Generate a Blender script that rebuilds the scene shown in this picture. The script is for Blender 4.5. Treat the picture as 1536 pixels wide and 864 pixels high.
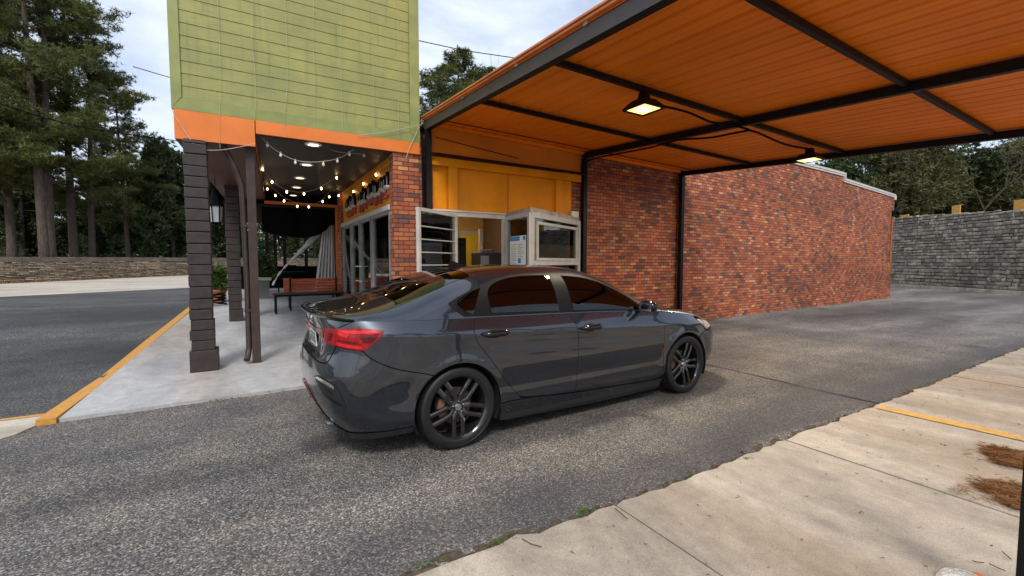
import bpy, bmesh, math, random
import numpy as np
from mathutils import Vector, Matrix
from mathutils.geometry import delaunay_2d_cdt
for _o in list(bpy.data.objects): bpy.data.objects.remove(_o)
S=bpy.context.scene; COL=S.collection
R=math.radians; PI=math.pi
# ------------------------------------------------------------------ camera
CAM=Vector((0,0,1.42)); YAW,PIT=R(59.27),R(3.32)
FW=Vector((math.cos(YAW)*math.cos(PIT),math.sin(YAW)*math.cos(PIT),-math.sin(PIT)))
RT=Vector((math.sin(YAW),-math.cos(YAW),0)); UP=RT.cross(FW)
cd=bpy.data.cameras.new('camera'); co=bpy.data.objects.new('camera',cd); COL.objects.link(co)
co.matrix_world=Matrix(((RT.x,UP.x,-FW.x,CAM.x),(RT.y,UP.y,-FW.y,CAM.y),(RT.z,UP.z,-FW.z,CAM.z),(0,0,0,1)))
cd.sensor_width=36; cd.lens=662.6/1536*36; cd.clip_start=.05; cd.clip_end=900
S.camera=co; S.render.resolution_x=1024; S.render.resolution_y=576
# ------------------------------------------------------------------ world: pale sky with broken cloud
SUN_EL,SUN_AZ=R(48),R(-118)      # direction the light comes FROM, measured from +X
W=bpy.data.worlds.new('World'); S.world=W; W.use_nodes=True
nt=W.node_tree; nt.nodes.clear()
def wn(t,**k):
    n=nt.nodes.new(t)
    for a,b in k.items():
        if a in n.inputs: n.inputs[a].default_value=b
        else: setattr(n,a,b)
    return n
sky=wn('ShaderNodeTexSky'); sky.sky_type='NISHITA'; sky.sun_disc=False; sky.sun_elevation=SUN_EL
sky.sun_rotation=PI/2-SUN_AZ; sky.air_density=1.0; sky.dust_density=2.0; sky.ozone_density=1.4
tc=wn('ShaderNodeTexCoord'); mp=wn('ShaderNodeMapping'); mp.inputs['Scale'].default_value=(1.0,1.0,2.6); mp.inputs['Location'].default_value=(.35,.1,.2)
nz=wn('ShaderNodeTexNoise'); nz.inputs['Scale'].default_value=2.1; nz.inputs['Detail'].default_value=9; nz.inputs['Roughness'].default_value=.56; nz.inputs['Distortion'].default_value=.35
cr=wn('ShaderNodeValToRGB'); cr.color_ramp.elements[0].position=.36; cr.color_ramp.elements[1].position=.60
cr.color_ramp.elements[0].color=(.30,.30,.30,1); cr.color_ramp.elements[1].color=(.93,.93,.93,1)
nz2=wn('ShaderNodeTexNoise'); nz2.inputs['Scale'].default_value=3.4; nz2.inputs['Detail'].default_value=6
cr2=wn('ShaderNodeValToRGB'); cr2.color_ramp.elements[0].position=.3; cr2.color_ramp.elements[1].position=.7
cr2.color_ramp.elements[0].color=(4.1,4.6,5.5,1); cr2.color_ramp.elements[1].color=(6.8,7.2,7.8,1)
mx=wn('ShaderNodeMixRGB'); bg=wn('ShaderNodeBackground'); bg.inputs['Strength'].default_value=.115; wo=wn('ShaderNodeOutputWorld')
L=nt.links.new
L(tc.outputs['Generated'],mp.inputs['Vector']); L(mp.outputs[0],nz.inputs['Vector']); L(nz.outputs['Fac'],cr.inputs[0])
L(mp.outputs[0],nz2.inputs['Vector']); L(nz2.outputs['Fac'],cr2.inputs[0])
L(cr.outputs[0],mx.inputs[0]); L(sky.outputs[0],mx.inputs[1]); L(cr2.outputs[0],mx.inputs[2]); L(mx.outputs[0],bg.inputs[0]); L(bg.outputs[0],wo.inputs[0])
# ------------------------------------------------------------------ sun (thin overcast: soft and weak)
sd=bpy.data.lights.new('sun','SUN'); sd.energy=1.5; sd.angle=R(14); sd.color=(1,.93,.84)
so=bpy.data.objects.new('sun',sd); COL.objects.link(so)
dirv=Vector((math.cos(SUN_AZ)*math.cos(SUN_EL),math.sin(SUN_AZ)*math.cos(SUN_EL),math.sin(SUN_EL)))
so.rotation_euler=dirv.to_track_quat('Z','Y').to_euler(); so.location=dirv*30
S.view_settings.view_transform='Standard'; S.view_settings.look='None'; S.view_settings.exposure=0.72; S.view_settings.gamma=1
S.view_settings.use_curve_mapping=False
S.render.engine='CYCLES'; S.cycles.max_bounces=8; S.cycles.transparent_max_bounces=16

# ------------------------------------------------------------------ helpers
def tag(o,label=None,cat=None,group=None,kind=None):
    if label: o['label']=label
    if cat: o['category']=cat
    if group: o['group']=group
    if kind: o['kind']=kind
    return o
def empty(name,loc=(0,0,0),rz=0,label=None,cat=None,group=None):
    o=bpy.data.objects.new(name,None); COL.objects.link(o); o.location=loc; o.rotation_euler=(0,0,rz)
    o.empty_display_size=.1
    return tag(o,label,cat,group)
def kids(o): return [c for c in bpy.data.objects if c.parent==o]
def copy_tree(o,parent=None,_idx=None):
    if _idx is None:
        _idx={}
        for c in bpy.data.objects:
            if c.parent: _idx.setdefault(c.parent.name,[]).append(c)
    c=o.copy(); COL.objects.link(c); c.parent=parent
    for ch in _idx.get(o.name,[]): copy_tree(ch,c,_idx)
    return c
class MB:
    def __init__(s): s.v=[]; s.f=[]; s.n=[]
    def add(s,v,f):
        k=len(s.v); s.v+=[tuple(p) for p in v]; s.f+=[tuple(i+k for i in q) for q in f]; return s
    def box(s,x0,x1,y0,y1,z0,z1,M=None):
        v=[(x,y,z) for x in (x0,x1) for y in (y0,y1) for z in (z0,z1)]
        if M is not None: v=[tuple(M@Vector(p)) for p in v]
        return s.add(v,[(0,1,3,2),(4,6,7,5),(0,4,5,1),(2,3,7,6),(0,2,6,4),(1,5,7,3)])
    def bar(s,a,b,w,h,up=(0,0,1)):
        a,b=Vector(a),Vector(b); d=(b-a).normalized(); u=Vector(up); sx=d.cross(u).normalized(); u=sx.cross(d).normalized()
        v=[]
        for p in (a,b):
            for i,j in ((-1,-1),(1,-1),(1,1),(-1,1)): v.append(p+sx*i*w/2+u*j*h/2)
        return s.add(v,[(0,3,2,1),(4,5,6,7),(0,1,5,4),(1,2,6,5),(2,3,7,6),(3,0,4,7)])
    def tube(s,pts,r,n=8,cap=True):
        pts=[Vector(p) for p in pts]; rr=r if isinstance(r,(list,tuple)) else [r]*len(pts)
        v=[];f=[]; pu=None
        for i,p in enumerate(pts):
            d=(pts[min(i+1,len(pts)-1)]-pts[max(i-1,0)]).normalized()
            if pu is None: pu=d.orthogonal().normalized()
            pu=(pu-d*pu.dot(d)).normalized(); w=d.cross(pu)
            for k in range(n):
                a=2*PI*k/n; v.append(p+(pu*math.cos(a)+w*math.sin(a))*rr[i])
        for i in range(len(pts)-1):
            for k in range(n): f.append((i*n+k,i*n+(k+1)%n,(i+1)*n+(k+1)%n,(i+1)*n+k))
        if cap: f.append(tuple(range(n-1,-1,-1))); f.append(tuple((len(pts)-1)*n+k for k in range(n)))
        return s.add(v,f)
    def lathe(s,prof,n=24,M=None):
        v=[];f=[];m=len(prof)
        for k in range(n):
            a=2*PI*k/n
            for r,z in prof:
                p=Vector((r*math.cos(a),r*math.sin(a),z)); v.append(tuple(M@p) if M is not None else tuple(p))
        for k in range(n):
            for i in range(m-1):
                a,b=k*m+i,((k+1)%n)*m+i; f.append((a,b,b+1,a+1))
        return s.add(v,f)
    def prism(s,poly,h,M=None):
        n=len(poly); v=[(x,y,0) for x,y in poly]+[(x,y,h) for x,y in poly]
        if M is not None: v=[tuple(M@Vector(p)) for p in v]
        return s.add(v,[tuple(range(n-1,-1,-1)),tuple(range(n,2*n))]+[(i,(i+1)%n,(i+1)%n+n,i+n) for i in range(n)])
    def build(s,name,mat,parent=None,smooth=False,bevel=0,label=None,ang=.6,**k):
        me=bpy.data.meshes.new(name); me.from_pydata(s.v,[],s.f); me.update()
        if bevel>0:
            bm=bmesh.new(); bm.from_mesh(me)
            bmesh.ops.remove_doubles(bm,verts=bm.verts,dist=1e-5)
            es=[e for e in bm.edges if len(e.link_faces)==2 and e.calc_face_angle(0)>.5]
            if es: bmesh.ops.bevel(bm,geom=es,offset=bevel,segments=2,affect='EDGES',profile=.6)
            bm.to_mesh(me); bm.free(); me.update()
        me.materials.append(mat)
        if smooth:
            for p in me.polygons: p.use_smooth=True
            me.set_sharp_from_angle(angle=ang)
        o=bpy.data.objects.new(name,me); COL.objects.link(o); o.parent=parent
        return tag(o,label,**k)
# ------------------------------------------------------------------ materials
class NT:
    def __init__(s,name):
        s.m=bpy.data.materials.new(name); s.m.use_nodes=True; s.t=s.m.node_tree; s.t.nodes.clear()
        s.o=s.n('ShaderNodeOutputMaterial'); s.b=s.n('ShaderNodeBsdfPrincipled'); s.l(s.b.outputs[0],s.o.inputs[0])
    def n(s,t,**k):
        n=s.t.nodes.new(t)
        for a,b in k.items(): s.set(n,a,b)
        return n
    def set(s,n,a,b):
        if a in n.inputs:
            if hasattr(b,'links') or isinstance(b,bpy.types.NodeSocket): s.l(b,n.inputs[a])
            else: n.inputs[a].default_value=b
        else: setattr(n,a,b)
    def l(s,a,b): s.t.links.new(a,b)
    def co(s,scale=(1,1,1),src='Object'):
        c=s.n('ShaderNodeTexCoord'); m=s.n('ShaderNodeMapping'); m.inputs['Scale'].default_value=scale; s.l(c.outputs[src],m.inputs['Vector']); return m.outputs[0]
    def wallco(s):
        """u along the wall whichever way it faces, v up"""
        c=s.n('ShaderNodeTexCoord'); x=s.n('ShaderNodeSeparateXYZ'); s.l(c.outputs['Object'],x.inputs[0])
        nn=s.n('ShaderNodeSeparateXYZ'); s.l(c.outputs['Normal'],nn.inputs[0])
        ax=s.mth('ABSOLUTE',nn.outputs[0]); ay=s.mth('ABSOLUTE',nn.outputs[1])
        gx=s.mth('GREATER_THAN',ax,ay)
        u=s.mth('ADD',s.mth('MULTIPLY',x.outputs[1],gx),s.mth('MULTIPLY',x.outputs[0],s.mth('SUBTRACT',1.0,gx)))
        k=s.n('ShaderNodeCombineXYZ'); s.l(u,k.inputs[0]); s.l(x.outputs[2],k.inputs[1]); return k.outputs[0]
    def mth(s,op,a,b=None,c=None):
        m=s.n('ShaderNodeMath'); m.operation=op
        for i,q in enumerate((a,b,c)):
            if q is None: continue
            if isinstance(q,(int,float)): m.inputs[i].default_value=q
            else: s.l(q,m.inputs[i])
        return m.outputs[0]
    def noise(s,co,scale,detail=4,rough=.55,dist=0,out='Fac'):
        n=s.n('ShaderNodeTexNoise'); s.l(co,n.inputs['Vector']); n.inputs['Scale'].default_value=scale; n.inputs['Detail'].default_value=detail
        n.inputs['Roughness'].default_value=rough; n.inputs['Distortion'].default_value=dist; return n.outputs[out]
    def vor(s,co,scale,feat='F1',out='Distance',rnd=1):
        n=s.n('ShaderNodeTexVoronoi'); n.feature=feat; s.l(co,n.inputs['Vector']); n.inputs['Scale'].default_value=scale; n.inputs['Randomness'].default_value=rnd; return n.outputs[out]
    def ramp(s,f,st,interp='LINEAR'):
        r=s.n('ShaderNodeValToRGB'); s.l(f,r.inputs[0]); e=r.color_ramp.elements; r.color_ramp.interpolation=interp
        while len(e)<len(st): e.new(.5)
        for i,(p,c) in enumerate(st):
            e[i].position=p; e[i].color=tuple(c)+(1,) if not isinstance(c,(int,float)) else (c,c,c,1)
        return r.outputs[0]
    def mix(s,f,a,b,mode='MIX'):
        m=s.n('ShaderNodeMixRGB'); m.blend_type=mode
        for i,q in enumerate((f,a,b)):
            if isinstance(q,(int,float)): m.inputs[i].default_value=q if i==0 else (q,q,q,1)
            elif isinstance(q,tuple): m.inputs[i].default_value=q+(1,) if len(q)==3 else q
            else: s.l(q,m.inputs[i])
        return m.outputs[0]
    def bump(s,h,st=.3,d=.01,nrm=None):
        b=s.n('ShaderNodeBump'); s.l(h,b.inputs['Height']); b.inputs['Strength'].default_value=st; b.inputs['Distance'].default_value=d
        if nrm is not None: s.l(nrm,b.inputs['Normal'])
        s.l(b.outputs[0],s.b.inputs['Normal']); return b.outputs[0]
    def p(s,**k):
        for a,b in k.items(): s.set(s.b,a.replace('_',' '),b if not (isinstance(b,tuple) and len(b)==3) else b+(1,))
        return s
def plain(name,c,rough=.5,metal=0,vary=.12,scale=6,bump=0,spec=.5,coat=0,**k):
    t=NT(name); co=t.co(); n=t.noise(co,scale,5)
    lo=tuple(max(x*(1-vary),0) for x in c); hi=tuple(min(x*(1+vary),1) for x in c)
    t.l(t.ramp(n,[(.3,lo),(.7,hi)]),t.b.inputs['Base Color'])
    t.p(Roughness=t.mth('ADD',t.mth('MULTIPLY',n,.16),rough-.08),Metallic=metal)
    t.b.inputs['Specular IOR Level'].default_value=spec; t.b.inputs['Coat Weight'].default_value=coat
    if bump: t.bump(t.noise(co,scale*8,4),bump,.004)
    return t.m
def emis(name,c,st,base=(.8,.8,.8)):
    t=NT(name); t.p(Base_Color=base,Roughness=.4,Emission_Color=c,Emission_Strength=st); return t.m
def glass(name,tint=(.9,.95,.95),clear=.75,rough=.01):
    t=NT(name); t.t.nodes.remove(t.b)
    tr=t.n('ShaderNodeBsdfTransparent'); tr.inputs[0].default_value=tint+(1,)
    gl=t.n('ShaderNodeBsdfGlossy'); gl.inputs['Roughness'].default_value=rough; gl.inputs[0].default_value=(1,1,1,1)
    fr=t.n('ShaderNodeFresnel'); fr.inputs[0].default_value=1.5
    f=t.mth('ADD',t.mth('MULTIPLY',fr.outputs[0],1.0-.0),(1-clear)*.12)
    mx=t.n('ShaderNodeMixShader'); t.l(f,mx.inputs[0]); t.l(tr.outputs[0],mx.inputs[1]); t.l(gl.outputs[0],mx.inputs[2]); t.l(mx.outputs[0],t.o.inputs[0])
    return t.m
def brick_mat(name,painted=None,w=.176,h=.068):
    t=NT(name); co=t.wallco()
    j=t.noise(co,.9,2,out='Color'); wob=t.n('ShaderNodeVectorMath'); wob.operation='MULTIPLY_ADD'; t.l(j,wob.inputs[0]); wob.inputs[1].default_value=(.012,.012,0); t.l(co,wob.inputs[2])
    b=t.n('ShaderNodeTexBrick'); t.l(wob.outputs[0],b.inputs['Vector']); b.inputs['Scale'].default_value=1
    b.inputs['Brick Width'].default_value=w; b.inputs['Row Height'].default_value=h; b.inputs['Mortar Size'].default_value=.0062; b.inputs['Mortar Smooth'].default_value=.25
    b.inputs['Color1'].default_value=(0,0,0,1); b.inputs['Color2'].default_value=(1,1,1,1); b.inputs['Mortar'].default_value=(.5,.5,.5,1); b.inputs['Bias'].default_value=0
    if painted:
        c=t.ramp(t.noise(co,5,5),[(.3,tuple(x*.8 for x in painted)),(.7,tuple(x*1.2 for x in painted))])
        col=t.mix(b.outputs['Fac'],c,tuple(x*.7 for x in painted))
    else:
        c=t.ramp(b.outputs['Color'],[(0,(.10,.055,.050)),(.10,(.20,.075,.055)),(.20,(.29,.072,.034)),(.40,(.36,.088,.036)),(.58,(.42,.115,.042)),(.75,(.49,.155,.055)),(.88,(.35,.11,.065)),(.94,(.60,.28,.11)),(1,(.22,.11,.10))])
        big=t.noise(co,.7,5,.6,.5); c=t.mix(.85,c,t.mix(1,c,t.ramp(big,[(.3,.58),(.7,1.3)]),'MULTIPLY'))
        c=t.mix(t.ramp(t.noise(co,2.2,6,.7,.6),[(.60,0.0),(.74,.45)]),c,(.10,.055,.045))
        c=t.mix(.35,c,t.mix(1,c,t.ramp(t.noise(co,38,3),[(.3,.55),(.7,1.4)]),'MULTIPLY'))
        col=t.mix(b.outputs['Fac'],c,(.038,.024,.020))
    t.l(col,t.b.inputs['Base Color']); t.p(Roughness=.82)
    hgt=t.mth('ADD',t.mth('MULTIPLY',b.outputs['Fac'],-1.0),t.mth('MULTIPLY',t.noise(co,60,3),.25))
    t.bump(hgt,.85,.008); return t.m
def stone_mat(name,sc,cols,mort,asp=1.7):
    t=NT(name); co=t.wallco(); m=t.n('ShaderNodeMapping'); m.inputs['Scale'].default_value=(1,asp,1); t.l(co,m.inputs[0])
    j=t.noise(m.outputs[0],2.5,2,out='Color'); wob=t.n('ShaderNodeVectorMath'); wob.operation='MULTIPLY_ADD'; t.l(j,wob.inputs[0]); wob.inputs[1].default_value=(.22,.22,0); t.l(m.outputs[0],wob.inputs[2])
    v=wob.outputs[0]
    cell=t.vor(v,sc,'F1','Color',.8); edge=t.vor(v,sc,'DISTANCE_TO_EDGE','Distance',.8)
    sp=t.n('ShaderNodeSeparateColor'); t.l(cell,sp.inputs[0])
    c=t.ramp(sp.outputs[0],cols)
    c=t.mix(.7,c,t.mix(1,c,t.ramp(t.noise(co,9,6,.65),[(.25,.4),(.75,1.7)]),'MULTIPLY'))
    c=t.mix(.6,c,t.mix(1,c,t.ramp(t.noise(co,.5,3),[(.3,.5),(.7,1.4)]),'MULTIPLY'))
    e=t.ramp(edge,[(.01,0.0),(.09,1.0)])
    t.l(t.mix(e,mort,c),t.b.inputs['Base Color']); t.p(Roughness=.9)
    t.bump(t.mth('ADD',t.mth('MULTIPLY',e,1.0),t.mth('MULTIPLY',t.noise(co,14,5),.5)),1,.05); return t.m
def asphalt_mat(name,base=1.0,warm=0.0,seal=False):
    t=NT(name); co=t.co()
    g=t.vor(co,125,'F1','Color'); sp=t.n('ShaderNodeSeparateColor'); t.l(g,sp.inputs[0])
    d=t.vor(co,125,'F1','Distance')
    st=t.ramp(sp.outputs[0],[(0,(.030,.030,.031)),(.45,(.075,.073,.070)),(.75,(.125,.120,.113)),(.93,(.205,.195,.182)),(1,(.31,.295,.275))])
    fine=t.ramp(t.noise(co,260,3,.7),[(.3,.55),(.7,1.5)])
    c=t.mix(.8,st,t.mix(1,st,fine,'MULTIPLY'))
    m2=t.n('ShaderNodeMapping'); m2.inputs['Scale'].default_value=(.16,.65,1); t.l(co,m2.inputs[0])
    big=t.noise(m2.outputs[0],1.0,5,.55,.4); c=t.mix(1,c,t.ramp(big,[(.32,.42),(.5,.85),(.68,1.45)]),'MULTIPLY')
    mid=t.noise(co,1.7,4,.6); c=t.mix(1,c,t.ramp(mid,[(.3,(.72,.74,.80)),(.7,(1.22,1.17,1.08))]),'MULTIPLY')
    c=t.mix(1,c,(base*(1+warm),base,base*(1-warm)),'MULTIPLY')
    sta=t.vor(t.mix(.2,co,t.noise(co,3,3,out='Color')),.75,'F1','Distance'); c=t.mix(t.ramp(sta,[(.09,.6),(.17,0.0)]),c,(.022,.022,.024))
    if seal:   # damp, oil darkened strip that runs beside the concrete, and two rubbed wheel tracks
        sx=t.n('ShaderNodeSeparateXYZ'); t.l(co,sx.inputs[0]); yy=t.mth('ADD',sx.outputs[1],t.mth('MULTIPLY',t.noise(m2.outputs[0],2.0,4,.6),-1.3))
        c=t.mix(t.ramp(t.mth('MULTIPLY',yy,.1),[(.118,0.0),(.128,.55),(.150,.50),(.185,0.0)]),c,(.030,.033,.040))
        c=t.mix(t.ramp(t.mth('MULTIPLY',yy,.1),[(.36,0.0),(.39,.25),(.42,.25),(.46,0.0)]),c,(.045,.045,.048))
    t.l(c,t.b.inputs['Base Color']); t.p(Roughness=t.ramp(big,[(.3,.62),(.7,.9)]))
    t.b.inputs['Specular IOR Level'].default_value=.35
    t.bump(t.mth('SUBTRACT',t.noise(co,190,2),d),.6,.006); return t.m
def concrete_mat(name,lo,hi,stain=(.30,.22,.15),streak=(.5,3,1)):
    t=NT(name); co=t.co()
    m2=t.n('ShaderNodeMapping'); m2.inputs['Scale'].default_value=streak; t.l(co,m2.inputs[0])
    a=t.noise(m2.outputs[0],1.1,8,.62,.6); c=t.ramp(a,[(.33,lo),(.62,hi)])
    b=t.noise(m2.outputs[0],.6,4,.5,.8); c=t.mix(t.ramp(b,[(.48,0.0),(.64,.7)]),c,stain)
    g=t.noise(m2.outputs[0],.9,5,.6,.8); c=t.mix(t.ramp(g,[(.30,.5),(.46,0.0)]),c,tuple(x*.55 for x in lo))
    c=t.mix(1,c,t.ramp(t.noise(co,7,6,.75,.3),[(.3,.82),(.7,1.16)]),'MULTIPLY')
    c=t.mix(1,c,t.ramp(t.noise(co,120,3,.7),[(.3,.74),(.7,1.22)]),'MULTIPLY')
    sp=t.noise(co,42,3,.8); c=t.mix(t.ramp(sp,[(.24,.6),(.33,0.0)]),c,(.10,.085,.07))
    t.l(c,t.b.inputs['Base Color']); t.p(Roughness=.85); t.bump(t.noise(co,110,4,.7),.28,.004); return t.m
def worn(name,c,th=.40):
    t=NT(name); co=t.co(); n=t.noise(co,5,8,.75,.3); n2=t.noise(co,26,5,.7)
    a=t.ramp(n2,[(.3,tuple(x*.75 for x in c)),(.7,tuple(min(x*1.15,1) for x in c))]); k=t.ramp(t.mth('ADD',t.mth('MULTIPLY',n,.6),t.mth('MULTIPLY',n2,.4)),[(th-.035,0.0),(th+.01,1.0)])
    t.l(t.mix(k,(.26,.225,.18),a),t.b.inputs['Base Color']); t.p(Roughness=.8); t.bump(n2,.3,.004); return t.m
def stones(name,cols,rough=.9,sc=6):
    t=NT(name); g=t.n('ShaderNodeNewGeometry'); c=t.ramp(g.outputs['Random Per Island'],cols); co=t.co()
    c=t.mix(.8,c,t.mix(1,c,t.ramp(t.noise(co,sc,7,.7),[(.25,.45),(.75,1.6)]),'MULTIPLY'))
    c=t.mix(.8,c,t.mix(1,c,t.ramp(t.noise(co,.45,4,.6),[(.3,.55),(.7,1.4)]),'MULTIPLY'))
    t.l(c,t.b.inputs['Base Color']); t.p(Roughness=rough); t.bump(t.noise(co,sc*3,6,.7),.9,.03); return t.m
M={}
M['brick']=brick_mat('brick'); M['brick_dark']=brick_mat('brown painted brick',(.052,.037,.033))
M['stone_grey']=stone_mat('grey rubble stone',2.9,[(0,(.09,.085,.075)),(.3,(.17,.16,.135)),(.6,(.25,.23,.19)),(.85,(.34,.31,.24)),(1,(.15,.14,.13))],(.04,.037,.03),1.7)
M['st_g']=stones('grey wall stone',[(0,(.15,.135,.11)),(.3,(.235,.21,.17)),(.6,(.31,.28,.22)),(.85,(.40,.36,.28)),(1,(.20,.185,.17))]); M['st_b']=stones('tan ledge stone',[(0,(.20,.135,.08)),(.3,(.32,.24,.15)),(.6,(.40,.32,.22)),(.85,(.30,.26,.21)),(1,(.24,.16,.10))])
M['mortar']=plain('recessed mortar',(.035,.032,.027),.95,vary=.4)
M['stone_brown']=stone_mat('brown ledge stone',3.2,[(0,(.12,.08,.05)),(.35,(.26,.19,.11)),(.7,(.36,.29,.19)),(1,(.20,.18,.15))],(.07,.055,.04),2.6)
M['asphalt']=asphalt_mat('asphalt',1.55,.02,True); M['asphalt_lot']=asphalt_mat('parking lot asphalt',.80,-.05)
M['conc']=concrete_mat('concrete apron',(.215,.188,.155),(.455,.40,.325),(.27,.205,.140),(1.25,.40,1)); M['conc_slab']=concrete_mat('porch concrete',(.29,.292,.298),(.43,.435,.44),(.36,.31,.26),(1.2,.5,1))
M['conc_far']=concrete_mat('old concrete',(.38,.34,.28),(.52,.47,.40))
M['kerb']=worn('faded yellow kerb paint',(.56,.28,.055),.43)
M['line']=worn('worn yellow line paint',(.56,.33,.075),.44)
M['green']=None
M['orange']=plain('orange painted trim',(.72,.19,.03),.45,vary=.10,scale=3)
M['brown']=plain('dark brown painted wood',(.040,.024,.020),.5,vary=.25,scale=9,bump=.25)
M['ceil']=plain('charcoal painted ceiling',(.013,.014,.016),.5,vary=.35,scale=1.2)
M['yellow']=plain('ochre painted board',(.66,.235,.003),.5,vary=.14,scale=2.5,bump=.1,spec=.2)
M['steel']=plain('black painted steel',(.0045,.0045,.005),.5,vary=.3,scale=8,spec=.22)
M['steelbrown']=plain('sky lightened brown grey steel',(.060,.048,.046),.45,vary=.2,scale=5,metal=.2)  # brown grey channel, lightened for the sky light on the fascia's outer face
M['alu']=plain('weathered aluminium frame',(.50,.48,.445),.42,vary=.12,scale=5,metal=.1); M['alu2']=plain('dull grey shop frame',(.25,.24,.225),.45,vary=.25,scale=7,metal=.3)
M['white']=plain('white paint',(.78,.77,.74),.5,vary=.06)
M['coping']=plain('white metal coping',(.52,.50,.46),.5,vary=.1,scale=4)
M['black']=plain('matt black',(.003,.003,.0035),.8,vary=.3,spec=.1)
M['wood_o']=None
M['glass']=glass('clear window glass'); M['glass_dark']=glass('dusty dark glass',(.62,.64,.62),.6,.03)
M['bark']=None
def siding_green():
    t=NT('green painted siding'); co=t.co(); m2=t.n('ShaderNodeMapping'); m2.inputs['Scale'].default_value=(.7,1,9); t.l(co,m2.inputs[0])
    a=t.noise(co,1.6,5,.6); c=t.ramp(a,[(.25,(.20,.225,.075)),(.5,(.275,.285,.085)),(.75,(.36,.345,.095))])
    c=t.mix(.6,c,t.mix(1,c,t.ramp(t.noise(m2.outputs[0],7,6,.7),[(.3,.72),(.7,1.22)]),'MULTIPLY'))
    c=t.mix(t.ramp(t.noise(co,9,4,.7),[(.62,0.0),(.75,.35)]),c,(.14,.15,.06)); m3=t.n('ShaderNodeMapping'); m3.inputs['Scale'].default_value=(5,1,.35); t.l(co,m3.inputs[0]); c=t.mix(t.ramp(t.noise(m3.outputs[0],2.2,6,.65),[(.52,0.0),(.70,.5)]),c,(.13,.145,.055))
    t.l(c,t.b.inputs['Base Color']); t.p(Roughness=.55); t.bump(t.noise(m2.outputs[0],22,5,.7),.25,.004); return t.m
M['green']=siding_green()
def wood_m(name,c0,c1,c2,rough=.35,ax=(1,12,12)):
    t=NT(name); co=t.co(ax); a=t.noise(co,2.2,6,.6,1.2)
    t.l(t.ramp(a,[(.25,c0),(.5,c1),(.75,c2)]),t.b.inputs['Base Color']); t.p(Roughness=rough); t.bump(a,.2,.004); return t.m
M['wood_o']=wood_m('orange stained wood',(.20,.028,.008),(.50,.090,.022),(.66,.16,.04)); M['wood_d']=wood_m('dark wood',(.03,.014,.01),(.07,.03,.018),(.12,.05,.03))
def bark_m():
    t=NT('pine bark'); co=t.co((1,1,.22)); a=t.vor(co,9,'F1','Distance'); b=t.noise(co,14,5,.7)
    t.l(t.mix(.6,t.ramp(a,[(0,(.12,.085,.065)),(.6,(.035,.027,.022))]),t.ramp(b,[(.3,(.04,.03,.025)),(.7,(.15,.115,.09))])),t.b.inputs['Base Color']); t.p(Roughness=.95); t.bump(a,.8,.03); return t.m
M['bark']=bark_m()
def leaf_m(name,cols,trans=.25):
    t=NT(name); g=t.n('ShaderNodeNewGeometry'); c=t.ramp(g.outputs['Random Per Island'],[(i/(len(cols)-1),x) for i,x in enumerate(cols)])
    co=t.co(); c=t.mix(.8,c,t.mix(1,c,t.ramp(t.noise(co,.55,3),[(.3,.55),(.7,1.5)]),'MULTIPLY'))
    t.l(c,t.b.inputs['Base Color']); t.p(Roughness=.6); t.b.inputs['Specular IOR Level'].default_value=.3
    tl=t.n('ShaderNodeBsdfTranslucent'); t.l(c,tl.inputs[0]); mx=t.n('ShaderNodeMixShader'); mx.inputs[0].default_value=trans
    t.l(t.b.outputs[0],mx.inputs[1]); t.l(tl.outputs[0],mx.inputs[2]); t.l(mx.outputs[0],t.o.inputs[0]); return t.m
M['needle']=leaf_m('pine needles',[(.055,.078,.024),(.09,.118,.032),(.135,.155,.04),(.19,.185,.055)])
M['leafdark']=leaf_m('dark evergreen leaves',[(.026,.045,.018),(.05,.075,.026),(.085,.11,.038)])
M['leafolive']=leaf_m('olive leaves',[(.075,.085,.035),(.12,.125,.05),(.18,.165,.07)])
M['leafgreen']=leaf_m('fresh green leaves',[(.045,.09,.02),(.075,.135,.028),(.12,.19,.045)])
M['straw']=leaf_m('pine straw',[(.12,.045,.015),(.24,.10,.03),(.38,.19,.07)],.1)
def ribbed_orange():
    t=NT('orange enamelled roof sheet'); co=t.co(); m2=t.n('ShaderNodeMapping'); m2.inputs['Scale'].default_value=(6,.25,1); t.l(co,m2.inputs[0])
    a=t.noise(m2.outputs[0],.8,2,.5); c=t.ramp(a,[(.25,(.80,.185,.005)),(.75,(.90,.235,.008))])
    b=t.noise(co,.55,3); c=t.mix(.5,c,t.mix(1,c,t.ramp(b,[(.3,.7),(.7,1.25)]),'MULTIPLY'))
    t.l(c,t.b.inputs['Base Color']); t.p(Roughness=.42); t.b.inputs['Specular IOR Level'].default_value=.2; return t.m
M['roof_orange']=ribbed_orange()
def ground_h(X,Y):
    k=min(max(Y-5.5,0),7.5)*.045+max(Y-13,0)*.015
    return k*min(max((14-X)/8,0),1)
def at(px,dep,dz=0):
    """ground point dep metres in front of the lens, px in photo pixels"""
    d=Vector((FW.x,FW.y,0)).normalized()*dep+RT*((px-768)/662.6*dep)
    return Vector((d.x,d.y,ground_h(d.x,d.y)+dz))

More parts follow.
